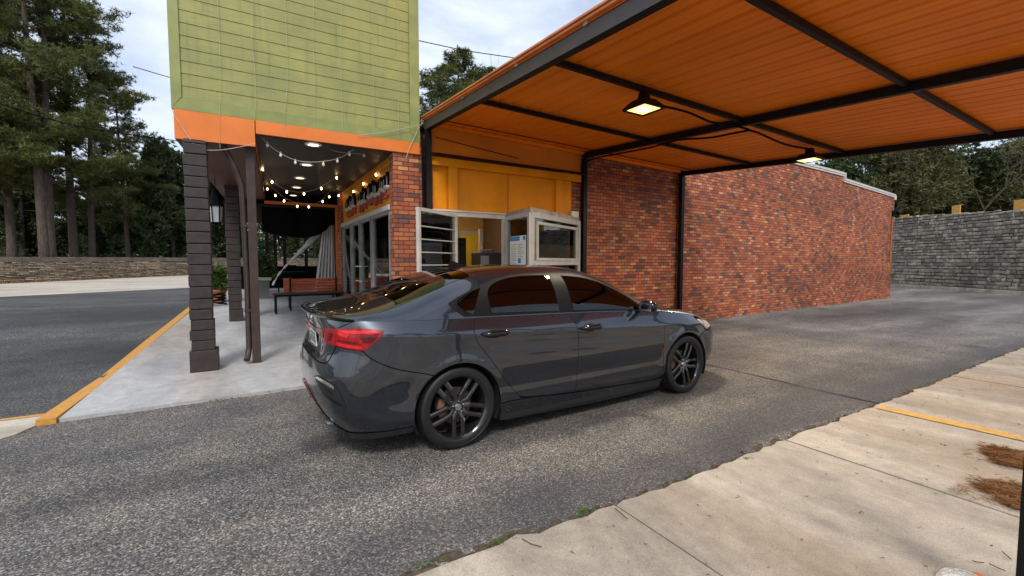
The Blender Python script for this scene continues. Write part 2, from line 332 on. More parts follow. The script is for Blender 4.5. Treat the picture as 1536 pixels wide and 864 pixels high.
def pchip(keys):
    xs=[k[0] for k in keys]; ys=[k[1] for k in keys]; n=len(xs)
    d=[(ys[i+1]-ys[i])/(xs[i+1]-xs[i]) for i in range(n-1)]
    m=[0.0]*n; m[0]=d[0]; m[-1]=d[-1]
    for i in range(1,n-1):
        if d[i-1]*d[i]>0:
            w1=2*(xs[i+1]-xs[i])+(xs[i]-xs[i-1]); w2=(xs[i+1]-xs[i])+2*(xs[i]-xs[i-1])
            m[i]=(w1+w2)/(w1/d[i-1]+w2/d[i])
    def f(x):
        if x<=xs[0]: return ys[0]
        if x>=xs[-1]: return ys[-1]
        lo,hi=0,n-1
        while hi-lo>1:
            c=(lo+hi)//2
            if xs[c]<=x: lo=c
            else: hi=c
        h=xs[hi]-xs[lo]; t=(x-xs[lo])/h
        return (2*t**3-3*t*t+1)*ys[lo]+(t**3-2*t*t+t)*h*m[lo]+(-2*t**3+3*t*t)*ys[hi]+(t**3-t*t)*h*m[hi]
    return f
def sst(a,b,x):
    t=min(max((x-a)/(b-a),0.0),1.0); return t*t*(3-2*t)
def crv(pts,n):
    """Catmull-Rom through pts (open), n samples per span"""
    out=[]
    P=[tuple(2*a-b for a,b in zip(pts[0],pts[1]))]+list(pts)+[tuple(2*a-b for a,b in zip(pts[-1],pts[-2]))]
    for i in range(1,len(P)-2):
        p0,p1,p2,p3=P[i-1:i+3]
        for k in range(n):
            t=k/n
            out.append(tuple(.5*((2*b)+(c-a)*t+(2*a-5*b+4*c-d)*t*t+(3*b-a-3*c+d)*t**3) for a,b,c,d in zip(p0,p1,p2,p3)))
    out.append(tuple(pts[-1])); return out
# plan outline of the widest level, half a car, rear centre to front centre
PLAN=crv([(.085,0),(.088,.22),(.103,.45),(.138,.62),(.195,.735),(.29,.805),(.45,.85),(.7,.878),(1.0,.893),(1.5,.90),(2.1,.902),(2.8,.90),(3.3,.893),(3.7,.88),(4.0,.862),(4.2,.832),(4.37,.775),(4.50,.67),(4.585,.50),(4.63,.25),(4.645,0)],24)
_S=[0.0]
for a,b in zip(PLAN,PLAN[1:]): _S.append(_S[-1]+math.hypot(b[0]-a[0],b[1]-a[1]))
_k=min(range(len(PLAN)),key=lambda i:abs(PLAN[i][0]-2.1) if PLAN[i][1]>.5 else 9)
_off=PLAN[_k][0]-_S[_k]; _U=[s+_off for s in _S]
UMIN,UMAX=_U[0],_U[-1]
def plan(u):
    u=min(max(u,UMIN),UMAX)
    lo,hi=0,len(_U)-1
    while hi-lo>1:
        c=(lo+hi)//2
        if _U[c]<=u: lo=c
        else: hi=c
    t=(u-_U[lo])/(_U[hi]-_U[lo])
    a,b=PLAN[lo],PLAN[hi]
    def nrm(i):
        i0,i1=max(i-1,0),min(i+1,len(PLAN)-1)
        dx,dy=PLAN[i1][0]-PLAN[i0][0],PLAN[i1][1]-PLAN[i0][1]
        if i==0: dx=0;dy=1
        if i==len(PLAN)-1: dx=0;dy=-1
        l=math.hypot(dx,dy); return -dy/l,dx/l      # outward: rear is -x, side is +y
    n0,n1=nrm(lo),nrm(hi)
    nx,ny=n0[0]*(1-t)+n1[0]*t,n0[1]*(1-t)+n1[1]*t
    return a[0]*(1-t)+b[0]*t,a[1]*(1-t)+b[1]*t,nx,ny
crease=pchip([(-.8,.93),(.3,.925),(.9,.90),(1.5,.872),(2.3,.835),(3.0,.80),(3.4,.775),(3.8,.76),(4.3,.70),(5,.66)])
beltz=pchip([(-.7,1.015),(.0,1.02),(.3,1.015),(.6,1.005),(1.2,.99),(2.0,.972),(3.0,.935),(3.4,.91),(3.7,.872),(4.0,.815),(4.3,.745),(4.6,.70),(5.3,.68)])
side_in=pchip([(0,.10),(.16,.075),(.22,.050),(.30,.020),(.35,.016),(.42,.018),(.50,.012),(.62,.002),(.72,0)])
rear_in=pchip([(0,.2),(.18,.15),(.25,.10),(.33,.045),(.42,.008),(.50,0),(.60,.002),(.68,.012),(.705,.020),(.73,.050),(.76,.068),(.82,.078),(.92,.066),(.99,.052),(1.03,.045),(1.06,.04)])
corn_in=pchip([(0,.2),(.18,.14),(.25,.09),(.33,.04),(.42,.008),(.50,0),(.60,.002),(.70,.02),(.80,.045),(.92,.055),(.99,.065),(1.03,.075)])
front_in=pchip([(0,.2),(.18,.12),(.28,.04),(.42,.0),(.55,.0),(.64,.02),(.72,.08),(.80,.16)])
WR=(1.04,.315);WF=(3.74,.315)
def lower(u,z):
    x,y,nx,ny=plan(u)
    zc=crease(u); zb=beltz(u)
    s=side_in(z)
    d=z-zc; w=max(zb+.01-zc,.05)
    s+=.062*.5*(d+math.sqrt(d*d+.00012))/w
    # soft light-catching hollow under the crease
    s+=.006*math.exp(-((z-(zc-.10))/.05)**2)*sst(1.0,1.6,u)*(1-sst(3.4,3.7,u))
    for wx,wz in (WR,WF):
        r=math.hypot(u-wx,z-wz); s-=.014*math.exp(-((r-.355)/.055)**2)*(1 if z<.75 else 0.0+math.exp(-((z-.75)/.05)**2))
    s-=.010*math.exp(-((u-.95)/.35)**2)*sst(.5,.8,z)            # rear haunch
    wr=1-sst(.05,.62,u); wf=sst(3.95,4.45,u); wc=1-sst(-.32,-.02,u)
    e=rear_in(z)*wc+corn_in(z)*(1-wc)
    s=s*(1-wr)+e*wr
    s=s*(1-wf)+front_in(z)*wf
    return (x-nx*s, y-ny*s, z)
roofz=pchip([(.06,1.04),(.12,1.048),(.22,1.058),(.40,1.094),(.58,1.138),(.75,1.19),(1.0,1.283),(1.25,1.348),(1.5,1.382),(1.8,1.400),(2.1,1.403),(2.35,1.392),(2.55,1.362),(2.75,1.298),(2.95,1.202),(3.15,1.095),(3.32,1.005),(3.42,.955),(3.7,.925),(4.0,.885),(4.2,.845),(4.38,.79),(4.5,.745),(4.62,.70)])
def xcen(u):
    x=plan(u)[0]
    if u<.6:
        L=.6-UMIN; return .14+(.6-.14)*(max(u-UMIN,0)/L)**(L/(.6-.14))
    if u>4.0:
        L=UMAX-4.0; return 4.50-(4.50-4.0)*(max(UMAX-u,0)/L)**(L/.5)
    return x
def upper(u,v):
    z0=beltz(u); p=lower(u,z0); xc=xcen(u); zt=roofz(xc); h=max(zt-z0,.004)
    q=lower(u,z0-.012)
    # section plane runs from the rim point p to the centre line point (xc,0,zt)
    dx,dy=xc-p[0],-p[1]; L=math.hypot(dx,dy)
    if L<1e-6: return (p[0],p[1],z0+(zt-z0)*v)
    dx/=L;dy/=L
    tin=.34+.5*(1-sst(.05,.30,h))
    dl=math.hypot(tin,1.0); a=min(.42,.95*h+.02)*(.92)
    P1=(tin/dl*a, a/dl)
    g=sst(.03,.36,h)
    P2=(L*(.30+.0*g)+ -.04*g*L, h)
    P3=(L,h)
    w=(1-v)
    r=3*w*w*v*P1[0]+3*w*v*v*P2[0]+v**3*P3[0]
    zz=3*w*w*v*P1[1]+3*w*v*v*P2[1]+v**3*P3[1]
    return (p[0]+dx*r, p[1]+dy*r, z0+zz)
def nrmof(f,a,b):
    e=.002
    p=f(a-e,b);q=f(a+e,b);r=f(a,b-e);s=f(a,b+e)
    A=[q[i]-p[i] for i in range(3)];B=[s[i]-r[i] for i in range(3)]
    n=[A[1]*B[2]-A[2]*B[1],A[2]*B[0]-A[0]*B[2],A[0]*B[1]-A[1]*B[0]]
    n=[-t for t in n]
    l=math.sqrt(sum(t*t for t in n)) or 1
    return [t/l for t in n]

def ground_h(X,Y):
    k=min(max(Y-7,0),6)*.055+max(Y-13,0)*.015
    return k*min(max((14-X)/8,0),1)
def pix(px,py): return (FW+RT*((px-768)/662.6)-UP*((py-432)/662.6))
def on(px,py,ax,val):
    """point where the sight line through a photo pixel meets the plane x/y/z = val"""
    d=pix(px,py); t=(val-CAM[ax])/d[ax]; return CAM+d*t
def on_ground(px,py):
    d=pix(px,py); t=.5
    while t<200:
        P=CAM+d*t
        if P.z<=ground_h(P.x,P.y): return Vector((P.x,P.y,ground_h(P.x,P.y)))
        t+=.02
    return P
def inpoly(x,y,poly):
    c=False; n=len(poly)
    for i in range(n):
        x1,y1=poly[i];x2,y2=poly[(i+1)%n]
        if (y1>y)!=(y2>y) and x<(x2-x1)*(y-y1)/(y2-y1)+x1: c=not c
    return c
def cdt(poly,pts,holes=()):
    V=[Vector(p) for p in poly]; n=len(V); E=[(i,(i+1)%n) for i in range(n)]
    for h in holes:
        k=len(V); V+=[Vector(p) for p in h]; E+=[(k+i,k+(i+1)%len(h)) for i in range(len(h))]
    V+=[Vector(p) for p in pts]
    v,e,f,_,_,_=delaunay_2d_cdt(V,E,[],0,1e-5)
    out=[]
    for t in f:
        cx=sum(v[i][0] for i in t)/len(t); cy=sum(v[i][1] for i in t)/len(t)
        if inpoly(cx,cy,poly) and not any(inpoly(cx,cy,h) for h in holes): out.append(tuple(t))
    return [(p[0],p[1]) for p in v],out
def sheet(name,poly,dz,mat,step=.6,kind='structure',skirt=0,hf=None,**k):
    hf=hf or ground_h
    xs=[p[0] for p in poly]; ys=[p[1] for p in poly]; pts=[]
    nx=int((max(xs)-min(xs))/step); ny=int((max(ys)-min(ys))/step)
    for i in range(1,nx+1):
        for j in range(1,ny+1):
            x=min(xs)+i*step; y=min(ys)+j*step
            if inpoly(x,y,poly): pts.append((x,y))
    v,f=cdt(poly,pts); mb=MB(); up=[]
    for t in f:
        a,b,c=[v[i] for i in t[:3]]
        up.append(t if (b[0]-a[0])*(c[1]-a[1])-(b[1]-a[1])*(c[0]-a[0])>0 else t[::-1])
    mb.add([(x,y,hf(x,y)+dz) for x,y in v],up)
    if skirt:
        n=len(poly); V=[];F=[]
        for x,y in poly: V+= [(x,y,hf(x,y)+dz),(x,y,hf(x,y)+dz-skirt)]
        for i in range(n): j=(i+1)%n; F.append((2*i,2*i+1,2*j+1,2*j))
        mb.add(V,F)
    return mb.build(name,mat,kind=kind,**k)
rnd=random.Random(7)
def jag(pts,amp,step,seed):
    r=random.Random(seed); out=[]
    for a,b in zip(pts,pts[1:]):
        L_=math.hypot(b[0]-a[0],b[1]-a[1]); n=max(int(L_/step),1)
        for i in range(n):
            t=i/n; out.append((a[0]+(b[0]-a[0])*t+r.uniform(-amp,amp)*.5,a[1]+(b[1]-a[1])*t+r.gauss(0,amp*.5)))
    out.append(pts[-1]); return out
# ------------------------------------------------------------------ ground
t_=NT('leaf litter ground'); c_=t_.co()
t_.l(t_.ramp(t_.noise(c_,1.5,8,.7),[(.3,(.07,.05,.03)),(.5,(.12,.08,.045)),(.75,(.09,.10,.04))]),t_.b.inputs['Base Color']); t_.p(Roughness=.95); M['litter']=t_.m
g=MB(); n=72; ax=[-320+ (i/n)*640 for i in range(n+1)]
# finer steps near the scene so that the slope is followed
ax=sorted(set([-320,-220,-150,-100,-70]+[x for x in range(-50,60,2)]+[70,100,150,220,320]))
V_=[(x,y,ground_h(x,y)-.10) for x in ax for y in ax]; m_=len(ax)
g.add(V_,[(i*m_+j,(i+1)*m_+j,(i+1)*m_+j+1,i*m_+j+1) for i in range(m_-1) for j in range(m_-1)]).build('ground',M['litter'],kind='structure')
AE=[(-30,1.86),(.63,1.875),(1.77,1.83),(3.64,1.84),(5.9,1.842),(11,1.9),(20,1.98),(27.5,2.1)]
seam_edge=jag(AE[1:],.022,.10,3); full_edge=[AE[0],(-3,1.87)]+seam_edge
sheet('driveway',[(-30,1.62),(27.5,1.8),(60,-10),(60,14),(22,14),(22,7.6),(2.3,7.2),(2.3,5.6),(-1.55,5.5),(-1.70,5.15),(-1.95,4.85),(-2.5,4.6),(-4,4.35),(-30,4.3)],-.004,M['asphalt'],.9)
sheet('parking_lot',[(-60,5.74),(-1.60,5.74),(-1.22,13.3),(-.85,20.6),(-.8,21.5),(-2.07,20.84),(-6.26,18.64),(-20,11.4),(-60,-9)][0:8]+[(-60,-8)],-.006,M['asphalt_lot'],1.2)
sheet('gutter',[(-30,4.31),(-4,4.36),(-2.5,4.61),(-1.95,4.86),(-1.70,5.16),(-1.62,5.42),(-1.62,5.66),(-30,5.66)],.004,M['conc_far'],.5,skirt=.08)
sheet('gutter_line',[(-30,5.664),(-1.62,5.664),(-1.62,5.735),(-30,5.735)],.006,M['kerb'],.8)
sheet('sidewalk',[(-20,11.42),(-6.26,18.66),(-2.07,20.86),(2,23),(6,25),(6,45),(-3.25,33.2),(-8.86,26.6),(-20,13.6)],.0,M['conc_far'],1.5)
sheet('porch_slab',jag([(-1.50,5.385),(2.36,5.46)],.012,.12,5)[0:]+[(2.36,12.6),(5,12.6),(5,18.5),(-.85,18.5),(-1.11,13.0)],.030,M['conc_slab'],.7,skirt=.12)
kb=MB()
kp=[(-1.64,5.36),(-1.60,6.5),(-1.55,7.5),(-1.48,9),(-1.36,11),(-1.25,13.0),(-.95,18.5)]
for a,b in zip(kp,kp[1:]):
    n=4
    for i in range(n):
        p=Vector(a).lerp(Vector(b),i/n); q=Vector(a).lerp(Vector(b),(i+1)/n)
        za,zb=ground_h(p.x,p.y),ground_h(q.x,q.y)
        v=[(p.x,p.y,za-.12),(p.x+.13,p.y,za-.12),(p.x+.13,p.y,za+.048),(p.x,p.y,za+.048)]; w=[(q.x,q.y,zb-.12),(q.x+.13,q.y,zb-.12),(q.x+.13,q.y,zb+.048),(q.x,q.y,zb+.048)]
        kb.add(v+w,[(0,1,5,4),(1,2,6,5),(2,3,7,6),(3,0,4,7)]+([(0,3,2,1)] if p==Vector(a) and a==kp[0] else [])+[(4,5,6,7)] )
kb.build('kerb',M['kerb'],kind='structure')
# concrete apron: separate slabs with open joints
jx=[-30,-12,-6,-2.1,-.1,1.79,3.62,5.91,7.46,9.7,11.9,14.2,16.5,19,22,25,27.4]
ap=MB()
for i,(a,b) in enumerate(zip(jx,jx[1:])):
    for (y0,y1) in ((-40,-1.35),(-1.33,None)):
        dz=.012+rnd.uniform(-.003,.003); x0,x1=a+.006,b-.006
        if y1 is None:
            top=[(x,y) for x,y in full_edge if x0<x<x1]
            def ey(x):
                for p,q in zip(AE,AE[1:]):
                    if p[0]<=x<=q[0]: return p[1]+(q[1]-p[1])*(x-p[0])/(q[0]-p[0])
            poly=[(x0,y0),(x1,y0),(x1,ey(x1))]+[p for p in top[::-1]]+[(x0,ey(x0))]
        else: poly=[(x0,y0),(x1,y0),(x1,y1),(x0,y1)]
        k=len(poly); ap.add([(x,y,dz) for x,y in poly],[tuple(range(k))]); ap.add([(x,y,dz) for x,y in poly]+[(x,y,dz-.1) for x,y in poly],[(j,j+k,(j+1)%k+k,(j+1)%k) for j in range(k)])
ap.build('concrete_apron',M['conc'],kind='structure')
sheet('joint_bed',[(-30,-40),(27.4,-40),(27.4,2.0),(11,1.86),(3.6,1.80),(-30,1.82)],-.022,plain('dark joint soil',(.03,.024,.018),.9),6,hf=lambda x,y:0)
# soil and litter lying in the seam between asphalt and concrete
sb=MB(); r_=random.Random(4)
for i,(x,y) in enumerate(seam_edge):
    for k in range(5):
        w=r_.uniform(.01,.045)*(1.6 if math.sin(x*2.1)>.3 else .7); cx=x+r_.uniform(-.06,.06); cy=y+abs(r_.gauss(.012,.02)); a0=r_.uniform(0,6)
        sb.add([(cx+w*math.cos(a0+j*1.047)*r_.uniform(.5,1.3),cy+w*.5*math.sin(a0+j*1.047)*r_.uniform(.5,1.3),.0) for j in range(6)]+[(cx,cy,.012)],[(j,(j+1)%6,6) for j in range(6)])
sb.build('seam_soil',plain('seam soil',(.07,.05,.032),.95,vary=.6,scale=30),kind='stuff')
for nm,pl in (('apron_line',[(5.14,1.80),(5.21,.30)]),):
    (xa,ya),(xb,yb)=pl; lb=MB(); lb.add([(xa,ya,.0215),(xa+.15,ya,.0215),(xb+.16,yb,.0215),(xb,yb,.0215)],[(0,3,2,1)]); lb.build('apron_line',M['line'],kind='structure')
# old seam across the asphalt
ck=MB(); pts=jag([(5.42,1.86),(5.40,2.5),(5.44,3.2),(5.43,4.2),(5.45,5.5),(5.42,6.85)],.012,.09,9)
for (a,b) in zip(pts,pts[1:]):
    w=.010+.003*math.sin(a[1]*7); ck.add([(a[0]-w,a[1],.004),(a[0]+w,a[1],.004),(b[0]+w,b[1],.004),(b[0]-w,b[1],.004)],[(0,1,2,3)])
ck.build('asphalt_seam',plain('seam tar',(.012,.012,.012),.8),kind='structure')
# ------------------------------------------------------------------ restaurant building
FY=6.85
B=empty('restaurant_building',(0,0,0),label='low brick restaurant with a green boarded upper wall, orange trim and a takeaway window',cat='building')
# green boarded face
sg=MB(); zb,zt_=3.44,6.4; xl,xr=-.66,2.22; nb=int((zt_-zb)/.1515)
for i in range(nb):
    z0=zb+i*.1515; z1=z0+.1462
    sg.add([(xl,FY+.004,z0),(xr,FY+.004,z0),(xr,FY+.009,z1),(xl,FY+.009,z1),(xl,FY+.05,z0),(xr,FY+.05,z0),(xr,FY+.05,z1),(xl,FY+.05,z1)],[(0,1,2,3),(4,0,3,7),(1,5,6,2),(3,2,6,7),(0,4,5,1)])
sg.build('siding',M['green'],B)
fr=MB(); fr.add([(-.755,FY-.012,3.297),(2.372,FY-.012,3.297),(2.225,FY-.012,3.435),(-.655,FY-.012,3.435)],[(0,1,2,3)])
fr.add([(-.755,FY-.012,3.30),(-.66,FY-.012,3.44),(-.66,FY-.012,6.4),(-.755,FY-.012,6.4)],[(0,1,2,3)]); fr.add([(2.372,FY-.012,3.30),(2.372,FY-.012,6.4),(2.23,FY-.012,6.4),(2.23,FY-.012,3.44)],[(0,1,2,3)])
fr.box(-.755,2.372,FY-.011,FY+.045,3.294,3.30); fr.box(-.757,-.753,FY-.011,FY+.05,3.3,6.4); fr.box(2.371,2.376,FY-.011,FY+.05,3.3,6.4)
fr.box(-.66,-.652,FY-.012,FY+.01,3.44,6.4); fr.box(2.222,2.23,FY-.012,FY+.01,3.44,6.4)
fr.build('siding_frame',plain('green trim paint',(.25,.275,.085),.5,vary=.16,scale=4),B)
MB().box(-.70,2.30,FY+.028,FY+.049,3.36,6.4).build('siding_gap_shade',M['black'],B)  # black sheet gives the gaps between the boards their shade
MB().box(-.75,2.37,FY+.05,12.2,3.30,6.4).build('upper_wall',plain('upper wall render',(.28,.31,.12),.7),B)
# orange fascia, porch beam and soffit (the row of columns runs slightly askew)
DX=.048
def askew(x,y): return x+DX*(y-FY)
fx=MB(); x0,x1=-.735,.118
for a,b in ((FY-.02,12.9),):
    V=[(askew(x0,a),a,2.935),(askew(x1,a),a,2.945),(askew(x1,a),a,3.29),(askew(x0,a),a,3.29)]+[(askew(x0,b),b,2.935),(askew(x1,b),b,2.945),(askew(x1,b),b,3.29),(askew(x0,b),b,3.29)]
    fx.add(V,[(0,1,2,3),(1,5,6,2),(3,2,6,7),(4,0,3,7),(5,4,7,6)])
fx.box(.128,2.368,FY-.018,FY+.03,3.12,3.292)
fx.box(.36,2.02,12.28,12.34,2.84,2.91); fx.box(1.965,2.01,12.28,12.34,.36,2.84)
fx.build('fascia',M['orange'],B)
MB().add([(askew(x0+.01,FY),FY-.01,2.932),(askew(x1-.01,FY),FY-.01,2.942),(askew(x1-.01,12.9),12.9,2.942),(askew(x0+.01,12.9),12.9,2.932)],[(0,3,2,1)]).build('soffit',plain('red brown soffit',(.12,.035,.02),.55),B)
MB().add([(.12,FY+.03,3.11),(2.3,FY+.03,3.11),(2.3,12.4,3.11),(.3,12.4,3.11)],[(0,3,2,1)]).build('ceiling',M['ceil'],B)
MB().add([(-1,12.4,2.84),(5,12.4,2.84),(5,18.5,2.84),(-1,18.5,2.84)],[(0,3,2,1)]).build('ceiling',M['black'],B)
MB().box(-1.0,5,12.36,18.5,3.1,3.25).build('porch_roof',M['black'],B)
# brick pillar beside the takeaway window and brick walls
MB().box(1.955,2.365,FY+.02,7.10,.0,3.12).build('brick_pillar',M['brick'],B,bevel=.006)
MB().box(2.372,2.60,FY+.035,7.3,0,3.45).build('brick_wall',M['brick'],B)
MB().box(5.45,8.62,6.95,7.25,0,3.75).build('brick_wall',M['brick'],B)
wl=MB(); wa,wb=Vector((8.62,6.86)),Vector((22.15,7.475)); dn=Vector((-(wb-wa).y,(wb-wa).x)).normalized()*.3
stp=17.3; ts=(stp-wa.x)/(wb.x-wa.x); wm=wa.lerp(wb,ts)
def seg(p,q,zp,zq):
    V=[(p.x,p.y,0),(q.x,q.y,0),(q.x,q.y,zq),(p.x,p.y,zp)]; V+=[(x+dn.x,y+dn.y,z) for x,y,z in V]
    wl.add(V,[(0,1,2,3),(5,4,7,6),(4,0,3,7),(1,5,6,2),(3,2,6,7)])
seg(wa,wm,4.36,4.36); seg(wm,wb,4.18,4.03)
wl.build('brick_wall',M['brick'],B)
eb=MB(); ew=MB(); V=[(22.15,7.475),(22.6,18)]; ew.add([(22.15,7.475,0),(22.7,18,0),(22.7,18,4.03),(22.15,7.475,4.03)],[(0,1,2,3)]).build('brick_wall',M['brick'],B)
cp=MB(); o3=Vector((dn.x,dn.y,0)).normalized()
def cop(p,q,zp,zq): cp.bar(Vector((p.x,p.y,zp+.035))+o3*.13,Vector((q.x,q.y,zq+.035))+o3*.13,.34,.07); cp.bar(Vector((p.x,p.y,zp-.035))-o3*.018,Vector((q.x,q.y,zq-.035))-o3*.018,.02,.05)
cop(wa,wm,4.37,4.37); cop(wm,wb,4.19,4.04); cp.bar((wm.x+.03,wm.y-.03,4.24),(wm.x+.03,wm.y-.03,4.42),.07,.07,up=(0,1,0)); cp.box(22.05,22.2,7.43,7.6,3.9,4.06)
cp.build('coping',M['coping'],B)
MB().add([(2.3,7.3,3.70),(8.6,7.3,3.70),(22.3,7.7,3.80),(22.5,18,3.80),(2.3,18,3.70)],[(0,1,2,3,4)]).build('roof',M['steelbrown'],B)
MB().add([(2.3,18,0),(22.5,18,0),(22.5,18,3.7),(2.3,18,3.7)],[(0,3,2,1)]).build('back_wall',M['brick'],B)
# ochre boarded wall over the takeaway window
yb=MB(); yb.box(2.60,5.46,FY+.07,FY+.12,2.27,3.02); yb.build('ochre_panel',M['yellow'],B)
bt=MB()
bt.box(2.56,5.66,FY-.01,FY+.06,2.99,3.125)
for x,w in ((2.86,.16),(5.05,.14)): bt.box(x,x+w,FY-.002,FY+.07,2.27,2.99)
bt.build('ochre_batten',M['yellow'],B,bevel=.004)
MB().box(2.58,5.66,FY+.02,FY+.08,3.16,3.62).build('upper_panel',plain('burnt orange board',(.60,.175,.004),.5,vary=.2,scale=1.6),B)
MB().box(4.02,4.034,FY+.062,FY+.07,2.27,2.99).build('panel_seam',plain('panel seam',(.30,.11,.01),.6),B)
# takeaway window: flat frame, swung-out barred sash, pointed glazed bay
TF=2.245; AL=M['alu']
def glazed(a,b,z0,z1,parent,fw=.06,fd=.05,mid=None,name='window',gm='glass',rails=(),al='alu'):
    a=Vector(a);b=Vector(b); d=(b-a).normalized(); m=MB(); A3=lambda p,z:Vector((p.x,p.y,z))
    m.bar(A3(a+d*fw/2,z0),A3(a+d*fw/2,z1),fd,fw,up=(d.x,d.y,0)); m.bar(A3(b-d*fw/2,z0),A3(b-d*fw/2,z1),fd,fw,up=(d.x,d.y,0))
    m.bar(A3(a+d*fw,z1-fw/2),A3(b-d*fw,z1-fw/2),fd*.96,fw); m.bar(A3(a+d*fw,z0+fw/2),A3(b-d*fw,z0+fw/2),fd*.96,fw)
    for s in (mid or ()): p=a.lerp(b,s); m.bar(A3(p,z0+fw),A3(p,z1-fw),fd*.9,fw*.8,up=(d.x,d.y,0))
    for z,h in rails: m.bar(A3(a+d*fw,z),A3(b-d*fw,z),fd*.8,h)
    w=m.build(name,M[al],parent)
    g=MB(); nn=Vector((-d.y,d.x))*.006; p,q=a+d*fw*.9,b-d*fw*.9
    V=[A3(p-nn,z0+fw*.9),A3(q-nn,z0+fw*.9),A3(q-nn,z1-fw*.9),A3(p-nn,z1-fw*.9)]; V+=[v+Vector((nn.x*2,nn.y*2,0)) for v in V]
    g.add(V,[(0,1,2,3),(7,6,5,4),(0,4,5,1),(1,5,6,2),(2,6,7,3),(3,7,4,0)])
    g.build('pane',M[gm],w); return w
fw_=MB(); fw_.box(2.50,3.96,FY-.02,FY+.05,TF-.06,TF+.012); fw_.box(3.88,3.95,FY-.02,FY+.05,1.0,TF-.06); fw_.box(2.50,3.95,FY-.03,FY+.10,.95,1.0)
fw_.box(2.44,3.98,FY-.05,FY+.02,TF+.012,TF+.035)
fw_.build('window_frame',AL,B)
glazed((2.10,6.19),(2.98,FY-.03),1.0,TF-.03,B,fw=.05,name='open_sash',rails=[(1.0+.19*k,.014) for k in range(1,6)])
TB=empty('glazed_bay',(0,0,0)); TB.parent=B
bayL,bayC,bayR=(3.94,FY-.02),(3.87,5.93),(5.60,FY-.02)
glazed(bayL,bayC,1.02,TF-.02,TB,fw=.07,name='bay_side',gm='glass')
glazed(bayC,bayR,1.02,TF-.02,TB,fw=.085,name='bay_front',gm='glass_dark',rails=[(1.41,.075)])
fd_=(Vector(bayR)-Vector(bayC)).normalized(); fa=Vector(bayC)+fd_*.16; fb_=Vector(bayR)-fd_*.16; fn_=Vector((fd_.y,-fd_.x))*.012
glazed(fa+fn_,fb_+fn_,1.45,TF-.16,TB,fw=.045,name='bay_sash',gm='glass',al='alu')
k=MB(); k.add([(bayL[0],bayL[1],TF-.02),(bayC[0]-.03,bayC[1]-.04,TF-.02),(bayR[0],bayR[1],TF-.02)]+[(bayL[0],bayL[1],TF+.05),(bayC[0]-.03,bayC[1]-.04,TF+.05),(bayR[0],bayR[1],TF+.05)],[(0,2,1),(3,4,5),(0,1,4,3),(1,2,5,4)])
k.build('bay_roof',plain('rusty tin flashing',(.42,.35,.29),.55,vary=.35,scale=6,metal=.3),TB)
k=MB(); k.add([(bayL[0],bayL[1],.2),(bayC[0],bayC[1],.2),(bayR[0],bayR[1],.2)]+[(bayL[0],bayL[1],1.02),(bayC[0],bayC[1],1.02),(bayR[0],bayR[1],1.02)],[(0,2,1),(3,4,5),(0,1,4,3),(1,2,5,4)])
k.build('bay_base',M['brick'],TB)
# tan board leaning inside the front of the bay
d_=(Vector(bayR)-Vector(bayC)).normalized(); n_=Vector((-d_.y,d_.x)); p=Vector(bayC)+d_*.20-n_*.001; q=Vector(bayR)-d_*.20-n_*.001
MB().bar((p.x,p.y,1.60),(q.x,q.y,1.615),.008,.25).build('board',plain('tan card board',(.36,.22,.10),.8),TB)
# window poster on the side pane of the bay
PO=empty('notice_poster',(0,0,0),label='white and blue printed notice fixed inside the side pane of the takeaway bay',cat='poster')
xP=3.93; y0p,y1p=6.03,6.62
def pl(y): return xP-.07*(6.83-y)/.9-.02
def rect(mb,a,b,c,d,o=0):  # a,b fractions from the left (far) to the right (near), c,d from bottom
    ya=y1p+(y0p-y1p)*a; yb_=y1p+(y0p-y1p)*b; za=1.24+.62*c; zb_=1.24+.62*d
    mb.add([(pl(ya)-o,ya,za),(pl(yb_)-o,yb_,za),(pl(yb_)-o,yb_,zb_),(pl(ya)-o,ya,zb_)],[(0,1,2,3)])
m=MB(); rect(m,0,1,0,1); rect(m,0,1,0,1,-.002); m.build('sheet',plain('notice paper',(.72,.74,.70),.6,vary=.03),PO)
bpm=plain('blue print',(.03,.22,.48),.5,vary=.05)
for q_ in ((.0,.62,.87,.99),(.52,.70,.27,.40),(.82,.96,.88,.98)): m=MB(); rect(m,*q_,.002); m.build('blue_print',bpm,PO)
m=MB(); rr=random.Random(3)
for c in [.06+.047*i for i in range(16)]:
    rect(m,.05,.05+rr.uniform(.25,.40),c,c+.016,.002)
    if not .24<c<.42: rect(m,.52,.52+rr.uniform(.2,.42),c,c+.014,.002)
m.build('small_print',plain('grey print',(.22,.28,.30),.6),PO)
# room behind the takeaway window
rm=MB(); X0,X1,Y0,Y1,Z1=2.5,5.62,FY+.14,9.6,2.75
rm.add([(X0,Y0,0),(X0,Y1,0),(X0,Y1,Z1),(X0,Y0,Z1)],[(0,1,2,3)]); rm.add([(X0,Y1,0),(X1,Y1,0),(X1,Y1,Z1),(X0,Y1,Z1)],[(0,1,2,3)]); rm.add([(X1,Y1,0),(X1,Y0,0),(X1,Y0,Z1),(X1,Y1,Z1)],[(0,1,2,3)]); rm.add([(X0,Y0,Z1),(X1,Y0,Z1),(X1,Y1,Z1),(X0,Y1,Z1)],[(0,1,2,3)])
rm.build('kitchen_wall',plain('ochre interior wall',(.50,.30,.08),.7),B)
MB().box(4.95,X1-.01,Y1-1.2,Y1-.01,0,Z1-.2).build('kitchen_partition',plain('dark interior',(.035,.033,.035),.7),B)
dr=MB()
for x in (4.22,4.80): dr.box(x,x+.07,Y1-.05,Y1-.005,0,2.08)
dr.box(4.22,4.87,Y1-.05,Y1-.005,2.08,2.16)
dr.build('interior_door_frame',AL,B)
for x in (4.05,): MB().box(x,x+.06,Y1-1.5,Y1-1.44,0,2.1).build('interior_post',AL,B)
